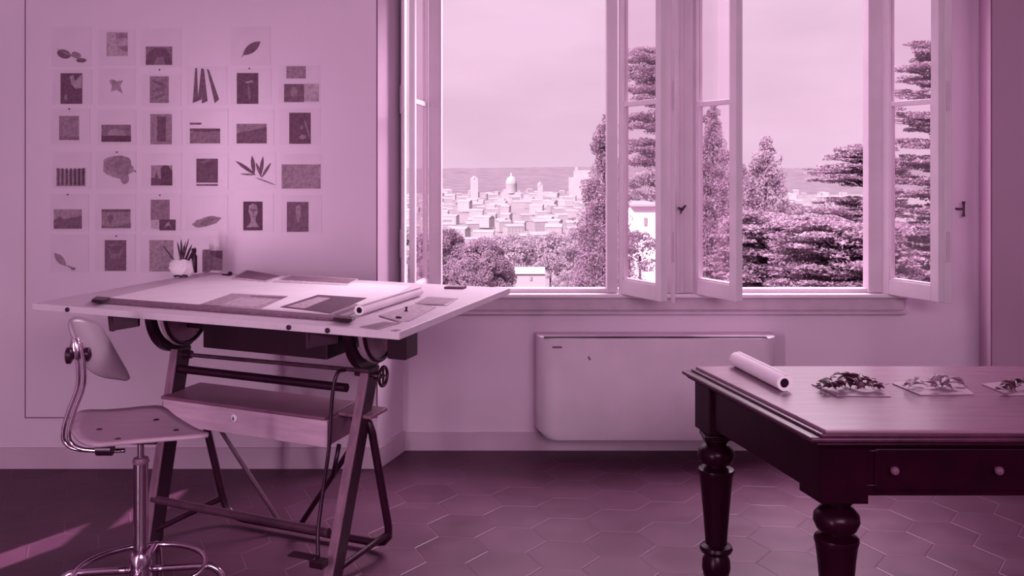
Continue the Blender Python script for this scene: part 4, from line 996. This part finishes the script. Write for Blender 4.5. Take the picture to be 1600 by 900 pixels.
# garden house with bright roof between the trees
gh = thing('garden_house', 'pale flat-fronted house between the trees below the left window', 'house', (XD(826, 90), 90, -16))
mesh('walls', MB().box(XD(806, 90), XD(852, 90), 90, 96, -16, ZD(429, 90)), M['stucco'], gh)
mesh('roof', MB().prism([(XD(804, 90), 89.8, ZD(428, 90)), (XD(804, 90), 96.2, ZD(428, 90)), (XD(804, 90), 93, ZD(422, 90))], (XD(853, 90)-XD(804, 90), 0, 0)), M['stucco'], gh)
for x in (828,): mesh('window', MB().box(XD(x, 90), XD(x+3, 90), 89.9, 90, ZD(438, 90), ZD(432, 90)), M['pane_far'], gh)
# white villa in place of the bright reflection left of the pier
vl = thing('white_villa', 'white villa wall glimpsed through the glass left of the centre pier, in place of a reflection', 'house', (XD(1003, 60), 60, -12))
mesh('walls', MB().box(XD(985, 60), XD(1030, 60), 60, 66, -12, ZD(322, 60)), M['paper'], vl)
mesh('roof', MB().box(XD(983, 60), XD(1032, 60), 59.5, 66.5, ZD(322, 60), ZD(319, 60)), M['stucco'], vl)
mesh('window', MB().box(XD(1006, 60), XD(1011, 60), 59.9, 60, ZD(352, 60), ZD(340, 60)), M['pane_far'], vl)

# mid-distance trees (pale, many)
G = 'pale round trees in the middle distance'
mid = [(640, 395, 160, 46, 34), (590, 400, 140, 46, 36), (690, 392, 175, 44, 28), (540, 405, 130, 48, 36), (765, 405, 150, 42, 36), (800, 415, 130, 40, 34), (842, 396, 215, 42, 26), (872, 392, 150, 40, 26), (815, 398, 170, 34, 24), (892, 415, 120, 30, 34), (860, 420, 115, 30, 22), (790, 385, 185, 34, 16), (905, 385, 160, 34, 30), (886, 446, 104, 26, 20), (890, 448, 80, 30, 24)]
for i, (px, py, d, r1, r2) in enumerate(mid):
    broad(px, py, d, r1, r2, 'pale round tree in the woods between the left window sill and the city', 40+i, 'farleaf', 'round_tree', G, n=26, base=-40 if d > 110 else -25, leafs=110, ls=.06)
for i, (px, py, d, r1, r2) in enumerate([(1185, 352, 150, 40, 30), (1240, 345, 170, 44, 24), (1290, 340, 160, 40, 22), (1335, 338, 140, 38, 30), (1215, 372, 110, 46, 40), (1330, 372, 120, 46, 40), (1000, 400, 52, 40, 40), (1010, 300, 160, 40, 30), (1430, 380, 100, 50, 60)]):
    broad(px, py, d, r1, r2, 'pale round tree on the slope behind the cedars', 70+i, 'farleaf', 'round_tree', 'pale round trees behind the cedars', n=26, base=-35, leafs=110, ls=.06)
# near trees
broad(694, 420, 38, 48, 66, 'dense leafy tree at the lower left corner of the left window', 3, n=60, leafs=700, ls=.03)
broad(752, 432, 34, 52, 60, 'wide leafy tree whose top runs down to the sill in the left window', 4, n=60, leafs=700, ls=.03)
cypress(944, 190, 30, GZ, 50, 'tall pointed conifer at the right side of the left window', 5, density=1.1)
cypress(1114, 170, 28, GZ, 46, 'tall pointed conifer seen through the sash right of the centre pier', 6, density=1.1)
cypress(1160, 262, 38, GZ, 30, 'slender conifer just right of the open sash in the right window', 7, density=1.0)
cypress(1196, 228, 33.5, GZ, 62, 'feathery upright tree with a ragged top in the right window', 9, name='ragged_tree', mt='broad')
cedar(1040, 50, 36, [(82, 58, 10), (96, 66, 20), (110, 70, 20), (126, 72, 20), (142, 70, 20), (158, 66, 20), (182, 70, 20), (196, 72, 20), (222, 66, 20), (240, 74, 20), (254, 70, 20)], 'layered pine seen through the glass left of the centre pier, in place of a reflection', 15, name='pine_tree', trunk_r=.14, dens=1.0, thick=.5)  # added behind the opening to stand in for trees mirrored in the sash
cedar(1352, 224, 26, [(233, 50, 50), (247, 66, 60), (264, 88, 70), (277, 104, 70), (318, 80, 70), (334, 118, 80)], 'flat-topped cedar with level branches beside the right jamb of the right window', 16, trunk_r=.14, dens=.6, thick=.10)
cedar(1475, 50, 24, [(75, 68, 40), (92, 50, 50), (112, 82, 50), (130, 70, 50), (148, 88, 60), (182, 90, 60), (200, 80, 60), (222, 90, 70), (250, 92, 70), (262, 80, 60), (285, 90, 80), (305, 92, 80), (328, 92, 80), (350, 92, 80), (372, 95, 80), (396, 95, 80), (420, 95, 80), (440, 95, 80)], 'tall cedar seen only through the glass of the right-hand sash, in place of a reflection', 17, trunk_r=.3, dens=.7, thick=.13)  # stands in for the tree mirrored in the right sash
cedar(1205, 338, 20, [(346, 80, 110), (360, 90, 120), (374, 90, 130), (390, 100, 150), (406, 100, 150), (422, 110, 150), (438, 110, 150), (452, 110, 150)], 'low spreading cedar filling the bottom left of the right window', 18, trunk_r=.1, dens=.8, thick=.16)
cedar(1325, 346, 17, [(356, 110, 90), (372, 120, 90), (390, 120, 100), (408, 130, 110), (426, 130, 110), (444, 130, 110)], 'low spreading cedar at the bottom right of the right window', 19, trunk_r=.1, dens=.8, thick=.16)
